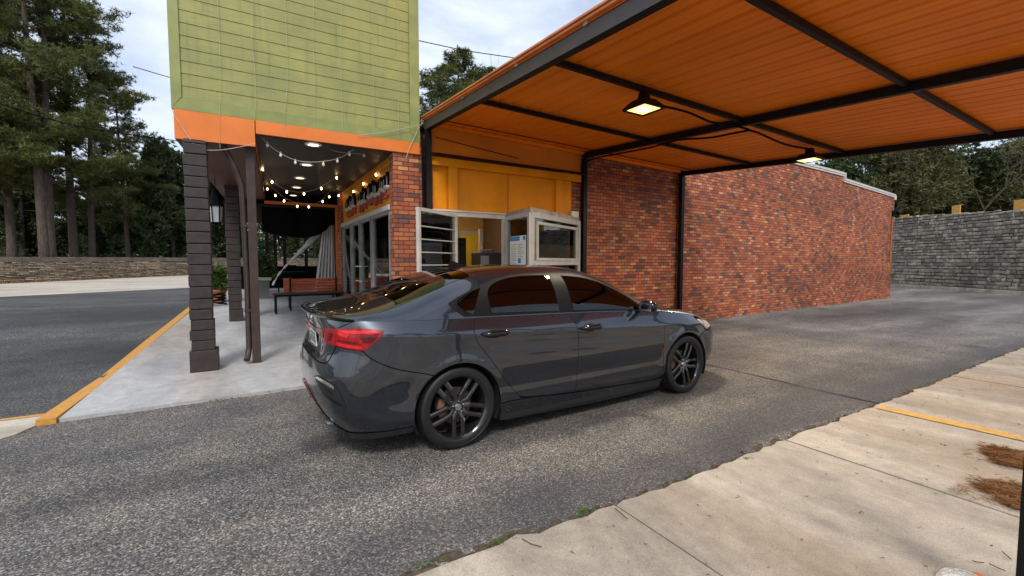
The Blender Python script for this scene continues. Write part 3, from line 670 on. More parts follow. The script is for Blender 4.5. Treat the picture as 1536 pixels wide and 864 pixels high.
MB().box(4.29,4.80,Y1-.03,Y1-.006,0,2.08).build('interior_door',plain('ochre door leaf',(.75,.48,.03),.6),B)
MB().box(2.9,4.3,8.0,8.25,2.70,2.74).build('interior_light',emis('kitchen light',(1,.85,.6),9),B); MB().box(2.8,4.2,8.2,8.5,2.84,2.88).build('interior_light',emis('added shop fill',(1,.78,.5),5),B); MB().box(2.8,4.2,10.4,10.7,2.84,2.88).build('interior_light',emis('added shop fill',(1,.78,.5),5),B)  # two shop strips are added fill to brighten the interior behind the glass
EQ=empty('drinks_machine',(3.95,7.9,0),label='grey drinks machine with pale jug on top behind the takeaway window',cat='drinks machine')
MB().box(.0,.55,0,.4,.9,1.62).build('body',plain('dark grey plastic',(.06,.06,.07),.4),EQ,bevel=.02)
MB().box(.02,.2,-.02,.0,1.0,1.55).build('front_panel',plain('pale grey plastic',(.42,.44,.46),.4),EQ,bevel=.01)
MB().lathe([(0,0),(.07,0),(.17,.05),(.18,.06),(0,.03)],16,Matrix.Translation((.3,.2,1.625))).build('bowl',M['white'],EQ,smooth=True)
cn=MB().box(2.55,5.5,FY+.15,FY+.65,.82,.9); cn.build('service_counter',plain('steel counter',(.35,.35,.35),.35,metal=.8),B)
# shop front along the porch
WX=1.985
MB().add([(WX,7.10,2.30),(WX,11.5,2.30),(WX,11.5,3.11),(WX,7.10,3.11)],[(0,3,2,1)]).build('ochre_band',M['yellow'],B)
MB().box(1.93,2.3,11.30,11.75,.2,3.11).build('brick_pillar',M['brick'],B,bevel=.006)
MB().box(WX,2.15,7.1,7.32,0.0,2.30).build('brick_wall',M['brick'],B)
MB().box(WX-.05,WX+.25,10.2,11.3,.15,.62).build('low_brick_wall',plain('pale rendered ledge',(.34,.27,.22),.8,vary=.2),B)
for (ya,yb_,z0,nm,ml) in ((7.12,8.35,.35,'window',()),(8.40,9.35,.12,'door',()),(9.40,10.25,.12,'door',()),(10.30,11.28,.62,'window',())):
    w=glazed((WX,ya),(WX,yb_),z0,2.26,B,fw=.055,fd=.07,name=nm,gm='glass',al='alu2')
    if nm=='door':
        hh=MB(); hy=ya+.14 if ya>9.3 else yb_-.14
        hh.bar((WX-.09,hy,1.0),(WX-.09,hy,1.38),.035,.05); hh.bar((WX-.09,hy,1.04),(WX-.03,hy,1.04),.02,.02); hh.bar((WX-.09,hy,1.34),(WX-.03,hy,1.34),.02,.02); hh.build('handle',M['white'],w)
MB().box(WX-.06,WX+.04,7.1,11.3,2.262,2.34).build('window_head',AL,B)
si=MB(); si.add([(2.40,7.3,0),(2.40,12.2,0),(2.40,12.2,2.9),(2.40,7.3,2.9)],[(0,1,2,3)])
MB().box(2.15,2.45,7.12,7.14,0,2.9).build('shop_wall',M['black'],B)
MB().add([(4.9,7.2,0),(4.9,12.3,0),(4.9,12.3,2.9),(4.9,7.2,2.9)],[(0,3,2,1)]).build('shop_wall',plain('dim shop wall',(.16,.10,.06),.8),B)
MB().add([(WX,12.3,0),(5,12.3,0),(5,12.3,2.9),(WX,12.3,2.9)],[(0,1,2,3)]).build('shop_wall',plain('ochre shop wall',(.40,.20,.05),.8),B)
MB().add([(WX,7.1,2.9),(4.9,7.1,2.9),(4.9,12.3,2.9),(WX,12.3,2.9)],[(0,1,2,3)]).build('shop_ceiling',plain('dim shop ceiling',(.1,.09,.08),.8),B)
# recessed porch lights
lm=emis('porch downlight lens',(1,.80,.48),1.6)
for i,(px,py) in enumerate(((470,217),(460,247),(450,267),(445,281),(440,293))):
    P=on(px,py,2,3.10)
    D=empty('porch_downlight',(P.x,P.y,3.105),group='round downlights in the porch ceiling',cat='ceiling light',label=['round porch downlight closest to the orange fascia','second round porch downlight behind the fascia','third round porch downlight behind the fascia','fourth round porch downlight behind the fascia','farthest round porch downlight, beside the inner orange trim'][i])
    MB().lathe([(.075,-.012),(.105,-.014),(.115,-.004),(.115,.0)],24).build('ring',M['white'],D,smooth=True)
    MB().lathe([(0,-.010),(.075,-.011)],24).build('lens',lm,D)
# ------------------------------------------------------------------ columns, post, downspout
def column(name,x,y,zb,zt,wbase,w,label,seed):
    r=random.Random(seed); Cc=empty(name,(x,y,zb),label=label,cat='column',group='brown painted masonry columns')
    MB().box(0,wbase,0,wbase,0,.27).build('base',M['brown_m'],Cc,bevel=.008)
    s=MB(); z=.274; o=(wbase-w)/2-.01
    while z<zt-zb-.02:
        h=min(r.uniform(.128,.152),zt-zb-z); j=lambda:r.uniform(-.008,.008)
        a,b,c,d=o+j(),o+w+j(),o+j(),o+w+j()
        s.add([(a,c,z),(b,c,z+j()*.5),(b,d,z),(a,d,z),(a+j()*.5,c+j()*.4,z+h-.010),(b,c,z+h-.010),(b,d,z+h-.010),(a,d,z+h-.010)],[(0,3,2,1),(4,5,6,7),(0,1,5,4),(1,2,6,5),(2,3,7,6),(3,0,4,7)])
        z+=h
    s.build('shaft',M['brown_m'],Cc,bevel=.007)
    MB().box(o+.012,o+w-.012,o+.012,o+w-.012,.27,zt-zb).build('core',M['black'],Cc)
    fl=MB()
    for k in range(26):
        zz=r.uniform(.3,zt-zb-.1); yy=r.uniform(o,o+w-.03); l=r.uniform(.008,.03)
        fl.box(o+r.uniform(0,w-.03),o+r.uniform(0,w-.03)+.001,-.0,.0,zz,zz)
    return Cc
M['brown_m']=plain('brown painted masonry',(.030,.022,.020),.55,vary=.28,scale=10,bump=.35)
P=on_ground(285,560); Q=on(285,560,2,.03)
column('masonry_column',Q.x,Q.y,.03,2.94,.30,.245,'thick dark brown masonry column nearest the kerb corner, in front',1)
Q=on(344,483,2,.22)
column('masonry_column',Q.x,Q.y,.20,2.94,.245,.235,'farther dark brown masonry column behind the wooden post',2)
Q=on(379,546,2,.03)
MB().box(Q.x,Q.x+.105,Q.y,Q.y+.10,.03,2.945).build('wooden_post',M['brown'],bevel=.006,label='square dark brown wooden post holding the orange fascia beside the downspout',cat='post')
ds=MB(); X=Q.x-.045; Yd=Q.y+.06
ds.tube([(X-.02,Yd-.10,.10),(X-.005,Yd-.03,.16),(X+.01,Yd+.0,.26),(X+.012,Yd,1.2),(X-.01,Yd,2.45),(X-.10,Yd-.02,2.72),(X-.20,Yd-.04,2.93)],[.040,.038,.036,.036,.036,.036,.036],12)
DSo=empty('downspout',(0,0,0),label='dark brown rain downspout with a kicked-out foot beside the wooden post',cat='downspout'); 
ds.build('pipe',M['brown'],DSo,smooth=True)
for z in (.75,1.9): MB().box(X-.032,X+.055,Yd-.042,Yd+.042,z,z+.03).build('strap',M['brown'],DSo)
# ------------------------------------------------------------------ drive-through canopy
def cz(X,Y): return 3.52-.022*(X-2.47)+.070*(Y-6.85)
CA=empty('drive_through_canopy',(0,0,0),label='flat steel canopy with an orange ribbed ceiling over the drive-through lane',cat='canopy')
XL,XM,XR=2.47,5.72,8.62; YF,YB=.38,6.86
# ribbed sheet
def prof():
    x=XL-.02; out=[]
    pitch=.2045
    while x<XR+.05:
        out+=[(x,0),(x+.012,.022),(x+.040,.022),(x+.052,0),(x+.118,0),(x+.124,.006),(x+.130,0)]
        x+=pitch
    out.append((XR+.06,0)); return out
pf=prof(); rs=MB(); V=[];F=[]; n=len(pf)
for yy in (YF-.05,YB+.1):
    for x,dz in pf: V.append((x,yy,cz(x,yy)+.135+dz))
for yy in (YF-.05,YB+.1):
    for x,dz in pf: V.append((x,yy,cz(x,yy)+.139+dz))
F=[(i,i+1,n+i+1,n+i)[::-1] for i in range(n-1)]+[(2*n+i,2*n+i+1,3*n+i+1,3*n+i) for i in range(n-1)]
rs.add(V,F); rs.build('roof_sheet',M['roof_orange'],CA)
def beam(x,w,h,y0=YF,y1=YB,dz=0): return MB().bar((x,y0,cz(x,y0)+h/2+dz),(x,y1,cz(x,y1)+h/2+dz),w,h)
b_=MB()
for (x) in (XL,):
    for yy,zz in ((0,0),): pass
beam(XL+.035,.075,.125).build('beam',M['steel'],CA)
fz=MB(); fz.add([(XL-.012,YF,cz(XL,YF)+.004),(XL-.012,YB,cz(XL,YB)+.004),(XL-.012,YB,cz(XL,YB)+.150),(XL-.012,YF,cz(XL,YF)+.150),(XL-.002,YF,cz(XL,YF)+.004),(XL-.002,YB,cz(XL,YB)+.004),(XL-.002,YB,cz(XL,YB)+.15),(XL-.002,YF,cz(XL,YF)+.15)],[(0,3,2,1),(4,5,6,7),(0,1,5,4),(2,3,7,6),(0,4,7,3),(1,2,6,5)])
fz.build('fascia',M['steelbrown'],CA)
ed=MB(); ed.bar((XL-.02,YF-.03,cz(XL,YF)+.170),(XL-.02,YB+.02,cz(XL,YB)+.170),.05,.022); ed.bar((XL-.032,YF-.03,cz(XL,YF)+.196),(XL-.032,YB+.02,cz(XL,YB)+.196),.06,.018)
ed.build('roof_edge',plain('orange roof edge',(.62,.20,.06),.45,vary=.2),CA)
for yy in (5.35,4.0,2.9): MB().box(XL-.03,XL-.008,yy,yy+.05,cz(XL,yy)+.13,cz(XL,yy)+.19).build('clip',plain('rusty clip',(.35,.22,.14),.6),CA)
beam(XM,.07,.10,dz=.015).build('beam',M['steel'],CA)
beam(XR-.03,.085,.10,dz=.012).build('beam',M['steel'],CA)
for yy in (5.2,3.6,1.87):
    for (xa,xb) in ((XL+.075,XM-.045),(XM+.045,XR-.085)):
        MB().bar((xa,yy,cz(xa,yy)+.09),(xb,yy,cz(xb,yy)+.09),.048,.055).build('purlin',M['steel'],CA)
pr_=MB(); pr_.bar((XL+.07,YB-.03,cz(XL,YB)+.10),(XR-.1,YB-.03,cz(XR,YB)+.10),.05,.05); pr_.build('wall_plate',M['roof_orange'],CA)
sc=MB()
for yy in (5.2,3.6,1.87,6.5):
    sc.bar((XL+.1,yy+.055,cz(XL+.1,yy)+.128),(XR-.1,yy+.055,cz(XR-.1,yy)+.128),.006,.012)
sc.build('screw_row',M['steel'],CA)
for (x,y,zb_) in ((XL+.035,YB-.03,0),(XM,YB-.02,0),(XR-.03,YB-.04,0)):
    MB().box(x-.045,x+.045,y-.045,y+.045,zb_,cz(x,y)).build('post',M['steel'],CA)
for x in (XL+.085,XR-.03):
    MB().box(x-.05,x+.05,.315,.415,.0,cz(x,.41)).build('post',M['steel'],CA,bevel=.004)
MB().bar((XL+.05,FY-.06,3.155),(XM-.05,FY-.06,3.145),.03,.035).build('cross_rail',M['steel'],CA)
# floodlights
def flood(P,label):
    Fo=empty('canopy_floodlight',P,rz=.02,label=label,cat='floodlight',group='square floodlights under the canopy')
    h=MB(); a,b=.165,.095
    v=[(-a,-a,-.09),(a,-a,-.09),(a,a,-.09),(-a,a,-.09),(-b,-b,-.01),(b,-b,-.01),(b,b,-.01),(-b,b,-.01),(-a,-a,-.115),(a,-a,-.115),(a,a,-.115),(-a,a,-.115)]
    h.add(v,[(4,5,6,7),(0,1,5,4),(1,2,6,5),(2,3,7,6),(3,0,4,7),(8,9,1,0),(9,10,2,1),(10,11,3,2),(11,8,0,3)]); h.build('housing',M['steel'],Fo)
    MB().lathe([(.0,.075),(.06,.07),(.07,.0),(.05,-.02)],16).build('junction_box',M['steel'],Fo,smooth=True)
    MB().add([(-.13,-.13,-.108),(.13,-.13,-.108),(.13,.13,-.108),(-.13,.13,-.108)],[(0,3,2,1)]).build('lens',emis('floodlight lens',(1,.60,.20),1.3,(.5,.4,.2)),Fo)
    MB().box(-.075,.075,-.04,.04,-.114,-.109).build('lamp',emis('floodlight bulb',(1,.80,.45),6),Fo)
    ld=bpy.data.lights.new('flood','AREA'); ld.shape='SQUARE'; ld.size=.3; ld.energy=60; ld.color=(1,.86,.66)
    lo=bpy.data.objects.new('flood_lamp',ld); COL.objects.link(lo); lo.location=(0,0,-.125); lo.parent=Fo
    return Fo
flood((3.86,3.60,cz(3.86,3.6)-.02),'nearer square floodlight lit under the canopy, left of the long centre beam')
flood((7.72,3.72,cz(7.72,3.7)-.03),'farther square floodlight lit under the canopy, right of the long centre beam')
# cables
def wire(name,pts,r,mat,label,cat='cable',group=None,parent=None):
    o=MB().tube(crv([tuple(p) for p in pts],6),r,6).build(name,mat,parent,smooth=True)
    return tag(o,label,cat,group) if parent is None else o
def cc(x,y,d=-.02): return (x,y,cz(x,y)+d)
wire('power_cable',[cc(3.9,3.66),cc(4.6,3.62,-.005),cc(5.1,3.64,-.03),cc(5.5,3.62,.0),cc(5.70,3.5,-.05),cc(5.8,3.55,-.035),cc(6.1,3.6,-.01),cc(6.9,3.66,-.03),cc(7.72,3.68,.02)],.014,M['black'],'black cable clipped along the purlin between the two canopy floodlights')
wire('power_cable',[(5.66,6.84,2.95),(5.66,6.80,3.30),cc(5.73,6.6,-.03),cc(5.74,6.0,-.02),cc(5.70,5.2,-.035),cc(5.68,4.6,-.01),cc(5.75,4.1,-.045),cc(5.70,3.7,-.06),cc(5.78,3.52,-.04)],.015,M['black'],'black cable clipped along the centre beam down to the brick corner')
wire('power_cable',[(2.62,6.80,3.42),(3.0,6.80,3.38),(3.9,6.82,3.30),(4.2,6.82,3.27)],.006,M['black'],'thin slack cable on the burnt orange board above the takeaway window')
wire('conduit',[(2.40,6.80,3.45),(2.405,6.80,3.0),(2.41,6.80,2.3),(2.41,6.80,1.2),(2.41,6.80,.1)],.022,M['black'],'black conduit running down the brick pillar beside the canopy post','conduit')
# small things on the wall
MB().box(5.42,5.60,FY-.0,FY+.07,2.26,2.42).build('junction_box',M['alu'],label='small grey metal box on the wall over the takeaway bay',cat='electrical box',bevel=.006)
SLt=empty('wall_spotlight',(22.03,7.44,3.36),label='small black spotlight at the far corner of the brick wall',cat='spotlight')
MB().box(-.16,.0,-.10,.0,-.12,.10).build('bracket',M['steel'],SLt); MB().lathe([(0,0),(.07,0),(.12,.16),(.12,.18)],16,Matrix.Translation((-.02,-.14,-.02))@Matrix.Rotation(R(60),4,'Y')).build('lamp_head',M['steel'],SLt,smooth=True)
MB().lathe([(0,.17),(.11,.17)],16,Matrix.Translation((-.02,-.14,-.02))@Matrix.Rotation(R(60),4,'Y')).build('lens',M['white'],SLt)
wire('conduit',[(21.9,7.44,3.25),(21.92,7.44,2.6),(21.85,7.43,1.5)],.02,plain('rust conduit',(.35,.12,.06),.6),'thin rust coloured conduit under the corner spotlight','conduit')

# ------------------------------------------------------------------ light strings
bulb_on=emis('lit warm bulb',(1,.66,.25),9); bulb_off=plain('frosted bulb',(.75,.70,.60),.25); wirem=plain('pale string wire',(.50,.47,.42),.6); oliv=plain('paint splashed wire',(.42,.43,.26),.6)
def string(pts,bulbs,lit,label,sag_r=.0035,group='bulb strings under the porch',br=.020):
    o=empty('bulb_string',(0,0,0),label=label,cat='string lights',group=group)
    MB().tube(crv([tuple(p) for p in pts],6),sag_r,5).build('wire',wirem,o,smooth=True)
    for P in bulbs:
        b=MB().lathe([(0,-.062),(br*.6,-.056),(br,-.040),(br*.9,-.026),(br*.45,-.012),(br*.4,0)],10,Matrix.Translation(P)).build('bulb',bulb_on if lit else bulb_off,o,smooth=True)
        MB().lathe([(br*.5,-.012),(br*.5,.012),(0,.014)],8,Matrix.Translation(P)).build('socket',wirem,b)
    return o
yA=6.99
A_=[(385,196),(401,215),(421,230),(443,240),(465,243),(485,242),(506,238),(524,229),(546,212),(560,203)]
string([on(x,y,1,yA) for x,y in A_],[on(x,y,1,yA) for x,y in ((401,214),(421,229),(443,240),(485,243),(506,238),(524,228))],False,'slack string of pale bulbs hanging just behind the orange fascia')
string([on(x,y,1,7.2) for x,y in ((470,212),(500,226),(530,230),(560,229),(590,222))],[on(x,y,1,7.2) for x,y in ((546,230),(568,229),(588,224))],False,'short string of pale bulbs ending at the brick pillar')
string([on(x,y,1,11.2) for x,y in ((386,256),(396,270),(410,283),(428,297),(446,304),(470,306),(484,299),(497,285),(508,289),(518,294))],[on(x,y,1,11.2) for x,y in ((388,259),(390,270),(401,281),(413,291),(426,299),(446,307),(463,308),(484,300),(494,293),(500,282),(508,291),(517,296))],True,'lit string of warm bulbs sagging across the back of the porch',br=.017)
string([on(x,y,1,9.2) for x,y in ((388,238),(400,262),(420,280),(445,288),(470,285),(495,272),(514,255))],[on(x,y,1,9.2) for x,y in ((394,251),(408,270),(430,285),(456,288),(482,280),(505,264))],True,'lit string of warm bulbs sagging across the middle of the porch ceiling',br=.015)
string([on(x,y,0,1.95) for x,y in ((518,292),(530,284),(545,274),(564,259),(590,240))],[on(x,y,0,1.95) for x,y in ((530,285),(545,273),(564,259))],True,'lit string of warm bulbs along the ochre shop band',br=.017)
# vertical wires down the green boards
for i,(px,py0,py1) in enumerate(((326,0,222),(378,0,181),(427,0,207),(470,0,190),(512,0,194),(558,0,200),(596,0,208))):
    a=on(px,py0,1,FY-.03); b=on(px+(4 if px<400 else 2),py1,1,FY-.03)
    r=random.Random(i); mid=[(a.x+(b.x-a.x)*t+r.uniform(-.02,.02),FY-.03,a.z+1.0*(1-t)*0+(b.z-a.z)*t) for t in (.3,.6,.85)]
    o=MB().tube(crv([(a.x,FY-.03,6.0),tuple(a)]+mid+[tuple(b)],4),0.0022,5).build('light_wire',oliv)
    tag(o,['pale wire hanging farthest left on the green boards','second pale wire from the left on the green boards','third pale wire from the left on the green boards','middle pale wire hanging down the green boards','third pale wire from the right on the green boards','second pale wire from the right on the green boards','pale wire hanging farthest right on the green boards'][i],'wire','pale wires on the green boards')
o=MB().tube(crv([tuple(on(x,y,1,FY-.045)) for x,y in ((629,188),(622,205),(614,222),(609,238))],5),.004,5).build('light_wire',wirem); tag(o,'loose pale wire end dangling over the brick pillar top','wire')
o=MB().tube(crv([tuple(on(x,y,1,FY-.05)) for x,y in ((536,203),(580,198),(612,191),(632,187))],5),.0035,5).build('light_wire',wirem); tag(o,'pale wire running sideways low across the green boards to the canopy corner','wire')
o=MB().tube(crv([tuple(on(x,y,1,FY-.05)) for x,y in ((258,166),(268,183),(290,215),(303,224),(330,225),(362,220),(382,215))],5),.004,5).build('light_wire',wirem); tag(o,'pale wire looping under the orange fascia box by the column','wire')
# shop sign cut-outs on the ochre band: dark shapes over a red ledge
sgn=empty('shop_sign',(0,0,0),label='row of black cut-out shapes over ragged red ledge on the ochre shop band',cat='sign')
r=random.Random(12); RL_=plain('brick red paint',(.32,.05,.025),.6,vary=.4); DWt=plain('dirty white paint',(.45,.40,.36),.6,vary=.3)
for gi,(ya,yb_,z0) in enumerate(((7.15,7.75,2.62),(7.9,8.5,2.62),(8.75,9.35,2.61),(9.75,10.7,2.61))):
    y=ya
    while y<yb_:
        w=r.uniform(.07,.13); h=r.uniform(.16,.27); z=z0+r.uniform(-.02,.03)
        o=MB().box(WX-.05,WX-.004,y,y+w*.8,z,z+h).build('black_shape',M['black'],sgn)
        if r.random()<.55: MB().box(WX-.056,WX-.0505,y+w*.1,y+w*.35,z+.02,z+h*.7).build('pale_shape',DWt,sgn)
        MB().box(WX-.045,WX-.004,y-.01,y+w*.55,z-.13-r.uniform(0,.06),z-.05).build('red_shape',RL_,sgn)
        MB().lathe([(0,.05),(.045,.03),(.05,0),(.03,-.03),(0,-.04)],8,Matrix.Translation((WX-.03,y+w*.4,z-.01))).build('pale_shape',DWt,sgn,smooth=True)
        y+=w
# ------------------------------------------------------------------ bench and porch clutter
def gz(x,y): return ground_h(x,y)+.03
bx0,bx1,byy=.43,1.93,11.15; zg=gz(1,11.15)
BE=empty('long_bench',(bx0,byy,zg),label='long low dark bench across the porch in front of the orange slatted box',cat='bench')
MB().box(0,bx1-bx0,0,.30,.43,.475).build('seat',M['wood_d'],BE,bevel=.006)
for x in (.04,bx1-bx0-.10):
    for y in (.02,.24): MB().box(x,x+.045,y,y+.045,0,.43).build('leg',M['steel'],BE)
MB().box(.06,bx1-bx0-.08,.13,.16,.38,.43).build('rail',M['steel'],BE)
SL=empty('slatted_bench',(.80,11.62,zg+.01),label='bench with glossy orange brown slatted back and black end frames behind the long bench',cat='bench')
sl=MB()
for k in range(4): sl.box(.03,1.02,0,.025,.47+.075*k,.47+.068+.075*k)
sl.build('backrest',M['wood_o'],SL,bevel=.004)
MB().box(-.12,.03,-.03,.0,.46,.78).build('side_panel',M['wood_o'],SL,bevel=.004)
MB().box(0,1.05,-.02,.40,.40,.44).build('seat',M['wood_d'],SL)
for x in (-.0,1.02): MB().box(x,x+.035,-.035,.035,0,.80).build('end_post',M['steel'],SL)
for x in (.0,1.0): MB().box(x,x+.04,.36,.40,0,.40).build('leg',M['steel'],SL)
# white topped planter wall left of bench
q=at(397,12.6); zq=gz(q.x,q.y)
PLt=empty('planter_stand',(q.x-.25,q.y,zq),label='grey planter stand with a pale flat top beside the wooden post',cat='stand')
MB().box(0,.42,0,.35,.52,.60).build('top',plain('pale worn top',(.50,.46,.40),.6),PLt,bevel=.01)
MB().box(.06,.36,.05,.30,.0,.52).build('stand_body',plain('grey painted stand',(.16,.16,.17),.6),PLt)
# black furniture: chairs silhouettes behind
def chair(x,y,rz,label):
    z=gz(x,y); c=empty('patio_chair',(x,y,z),rz,label,'chair','black patio chairs at the back of the porch')
    MB().box(-.22,.22,-.22,.22,.43,.46).build('seat',M['black'],c)
    bk=MB()
    for k in range(5): bk.box(-.20+.09*k,-.165+.09*k,.19,.215,.46,.88)
    bk.box(-.22,.22,.18,.22,.86,.92); bk.build('backrest',M['black'],c)
    for a in (-.2,.17):
        for b in (-.2,.17): MB().box(a,a+.03,b,b+.03,0,.43).build('leg',M['black'],c)
    return c
q=at(492,14.2); chair(q.x,q.y,.9,'black slatted patio chair behind the orange slatted bench')
q=at(430,15.0); chair(q.x,q.y,-.6,'black slatted patio chair farther back near the planter stand')
q=at(440,13.6); zz=gz(q.x,q.y)
TBl=empty('patio_table',(q.x,q.y,zz),label='round black patio table under the tied white curtain',cat='table')
MB().lathe([(0,.74),(.42,.74),(.42,.71),(0,.71)],24).build('table_top',M['black'],TBl); MB().lathe([(.03,.71),(.03,.03),(.25,.02),(.25,0),(0,0)],12).build('pedestal',M['black'],TBl)
# black tarpaulin awning, sloping
q0=on(392,306,1,12.6); q1=on(509,318,1,12.6)
aw=MB(); n=12; V=[]
for i in range(n+1):
    t=i/n; X=q0.x+(q1.x-q0.x)*t
    ztop=2.80; pyl=[346,350,352,354,355,356,357,356,354,350,343,332,322][i]
    zl=on(392+(509-392)*t,pyl,1,12.62).z
    for y,z in ((12.62,zl),(12.60,ztop),(12.66,ztop),(12.68,zl)): V.append((X,y+.05*math.sin(i*1.3),z))
F=[]
for i in range(n):
    for k in range(4): a,b=i*4+k,i*4+(k+1)%4; F.append((a,b,b+4,a+4))
aw.add(V,F).build('awning',M['black'],smooth=True,label='black tarpaulin hanging from the inner orange trim at the back of the porch',cat='tarpaulin')
# white curtain drawn and tied
def curtain(pxs_top,pxs_bot,yplane,label,mat,amp=.05):
    (a0,a1,at_),(b0,b1,bt)=pxs_top,pxs_bot; V=[];F=[]; nu,nv=40,14; m=MB()
    for s in (0,1):
        for j in range(nv+1):
            t=j/nv; l=on(a0+(b0-a0)*t,at_+(bt-at_)*t,1,yplane); r_=on(a1+(b1-a1)*t,at_+(bt-at_)*t,1,yplane)
            for i in range(nu+1):
                u=i/nu; V.append((l.x+(r_.x-l.x)*u,yplane+amp*math.sin(u*34+t)*(.4+.6*t)+s*.006,l.z))
    K=(nu+1)*(nv+1)
    for s in (0,1):
        for j in range(nv):
            for i in range(nu):
                q=s*K+j*(nu+1)+i; f=(q,q+1,q+nu+2,q+nu+1); F.append(f if s else f[::-1])
    return m.add(V,F).build('curtain',mat,smooth=True,label=label,cat='curtain')
sheer=plain('white sheer curtain',(.60,.60,.60),.8,vary=.08,scale=3)
curtain((484,500,338),(471,503,441),12.85,'white curtain hanging straight by the brick pier at the back of the porch',sheer,.03)
m=MB(); n=18; V=[];F=[]
pa=[on(x,y,1,13.0) for x,y in ((476,350),(466,362),(452,376),(440,388),(428,400),(418,412),(409,428))]
m.tube(crv([tuple(p) for p in pa],4),[.10-.08*min(i/14,1) +.012*math.sin(i*1.7) for i in range(25)],10); m.build('curtain',sheer,smooth=True,label='white curtain gathered and tied diagonally across the back of the porch',cat='curtain')
# posts at the back of the porch
for i,px in enumerate((402,414,428,460,505)):
    q=at(px,17.5+.3*i); zz=gz(q.x,q.y)
    MB().box(q.x-.06,q.x+.06,q.y-.06,q.y+.06,zz-.05,2.86).build('porch_post',M['black'],label=['black porch post farthest left behind the wooden post','second black porch post from the left at the back','third black porch post from the left at the back','fourth black porch post from the left at the back','black porch post by the straight white curtain'][i],cat='post',group='black posts at the back of the porch')
q=at(440,17.4); MB().box(q.x-1.9,q.x+2.2,q.y,q.y+.08,ground_h(q.x,q.y),ground_h(q.x,q.y)+.85).build('low_wall',M['black'],label='low black boarded wall at the back of the porch',cat='wall')
# lantern between the columns
q=on(324,320,1,9.6)
LN=empty('hanging_lantern',(q.x,q.y,q.z-.18),label='black hanging lantern with pale glass between the two masonry columns',cat='lantern')
MB().lathe([(.0,.62),(.05,.60),(.07,.50),(.10,.38),(.13,.33),(.135,.31),(0,.31)],6).build('lantern_cap',M['black'],LN)
fr=MB()
for k in range(6): a=k*PI/3; fr.bar((.12*math.cos(a),.12*math.sin(a),.31),(.095*math.cos(a),.095*math.sin(a),.02),.014,.014)
fr.lathe([(.10,.0),(.105,.02),(.0,.02)],6); fr.tube([(0,0,.6),(0,0,2.94-(q.z-.18))],.006,5); fr.build('frame',M['black'],LN)
MB().lathe([(.085,.02),(.108,.30)],6).build('pane',plain('pale lantern glass',(.38,.42,.45),.2),LN); MB().lathe([(0,.05),(.025,.06),(.02,.2),(0,.22)],8).build('bulb',emis('lantern bulb',(1,.8,.4),3),LN)
# foliage builders
def leafcloud(cent,rad,n,L,Wd,seed,blades=8,flat=1.0,up=.0):
    """numpy: star-shaped tufts of narrow blades"""
    r=np.random.default_rng(seed); c=np.asarray(cent,float); k=len(c)
    P=np.repeat(c,blades,0); d=r.normal(size=(k*blades,3)); d[:,2]=d[:,2]*flat+up; d/=np.linalg.norm(d,axis=1)[:,None]
    s=r.normal(size=d.shape); s-=d*(s*d).sum(1)[:,None]; s/=np.linalg.norm(s,axis=1)[:,None]
    l=L*r.uniform(.6,1.3,(len(P),1)); w=Wd*r.uniform(.6,1.3,(len(P),1))
    a=P+s*w*.5; b=P-s*w*.5; e=P+d*l
    V=np.stack([a,b,e],1).reshape(-1,3); return V
def leafmesh(name,V,mat):
    n=len(V)//3; me=bpy.data.meshes.new(name); me.vertices.add(len(V)); me.vertices.foreach_set('co',V.astype(np.float32).ravel())
    me.loops.add(len(V)); me.loops.foreach_set('vertex_index',np.arange(len(V),dtype=np.int32)); me.polygons.add(n)
    me.polygons.foreach_set('loop_start',np.arange(0,len(V),3,dtype=np.int32)); me.update(calc_edges=True); me.validate(); me.materials.append(mat); return me
def mob(name,me,parent=None):
    o=bpy.data.objects.new(name,me); COL.objects.link(o); o.parent=parent; return o
def pine(seed,h,tr,mat,first=.28,spread=.26,dens=1.0,lean=(0,0)):
    """straight tapered trunk, whorls of limbs with needle tufts towards the tips; mesh pair (wood, needles)"""
    r=random.Random(seed); wood=MB(); tuf=[]
    def tp(z): t=z/h; return Vector((lean[0]*t*t*h*.1+.25*math.sin(t*3+seed),lean[1]*t*t*h*.1+.2*math.sin(t*2.3+seed*2),z))
    wood.tube([tp(h*i/14) for i in range(15)],[tr*(1.25 if i==0 else 1.0)*(1-.93*(i/14)**1.15)+.015 for i in range(15)],12)
    z=h*first
    while z<h*.985:
        t=(z/h-first)/(1-first); Lm=h*spread*(1-t)**.65*r.uniform(.55,1.15)*(.65+.7*min(t*5,1)*.5)
        a=r.uniform(0,2*PI); p0=tp(z); d=Vector((math.cos(a),math.sin(a),r.uniform(-.10,.28)+.35*t)); pts=[p0]; p=p0.copy(); n=6
        for k in range(n):
            d=(d+Vector((r.uniform(-.16,.16),r.uniform(-.16,.16),r.uniform(-.05,.12)))).normalized(); p=p+d*Lm/n; pts.append(p.copy())
            if k>=1:
                for q_ in range(3):
                    sd_=(d*.55+Vector((r.uniform(-1,1),r.uniform(-1,1),r.uniform(-.25,.45)))).normalized(); ls=Lm*r.uniform(.10,.30)
                    e=p+sd_*ls; wood.tube([p,p+sd_*ls*.5+Vector((0,0,.04)),e],[.022*tr/.4,.014,.006],3,cap=False)
                    m_=max(int(ls*11*dens),5)
                    for s in range(m_):
                        f=(s+1)/m_; tuf.append(tuple(p.lerp(e,.55+.5*f)+Vector((r.gauss(0,.24),r.gauss(0,.24),r.gauss(0,.12)))))
        b0=tr*.20*(1-.6*t); wood.tube(pts,[b0*(1-.85*i/n)+.006 for i in range(n+1)],5,cap=False)
        z+=h*r.uniform(.008,.030)/dens**.3
    V=leafcloud(tuf,0,0,.34,.05,seed,blades=11,flat=.8,up=.35)
    wm_=wood; me2=leafmesh('crown',V,mat)
    return wm_,me2
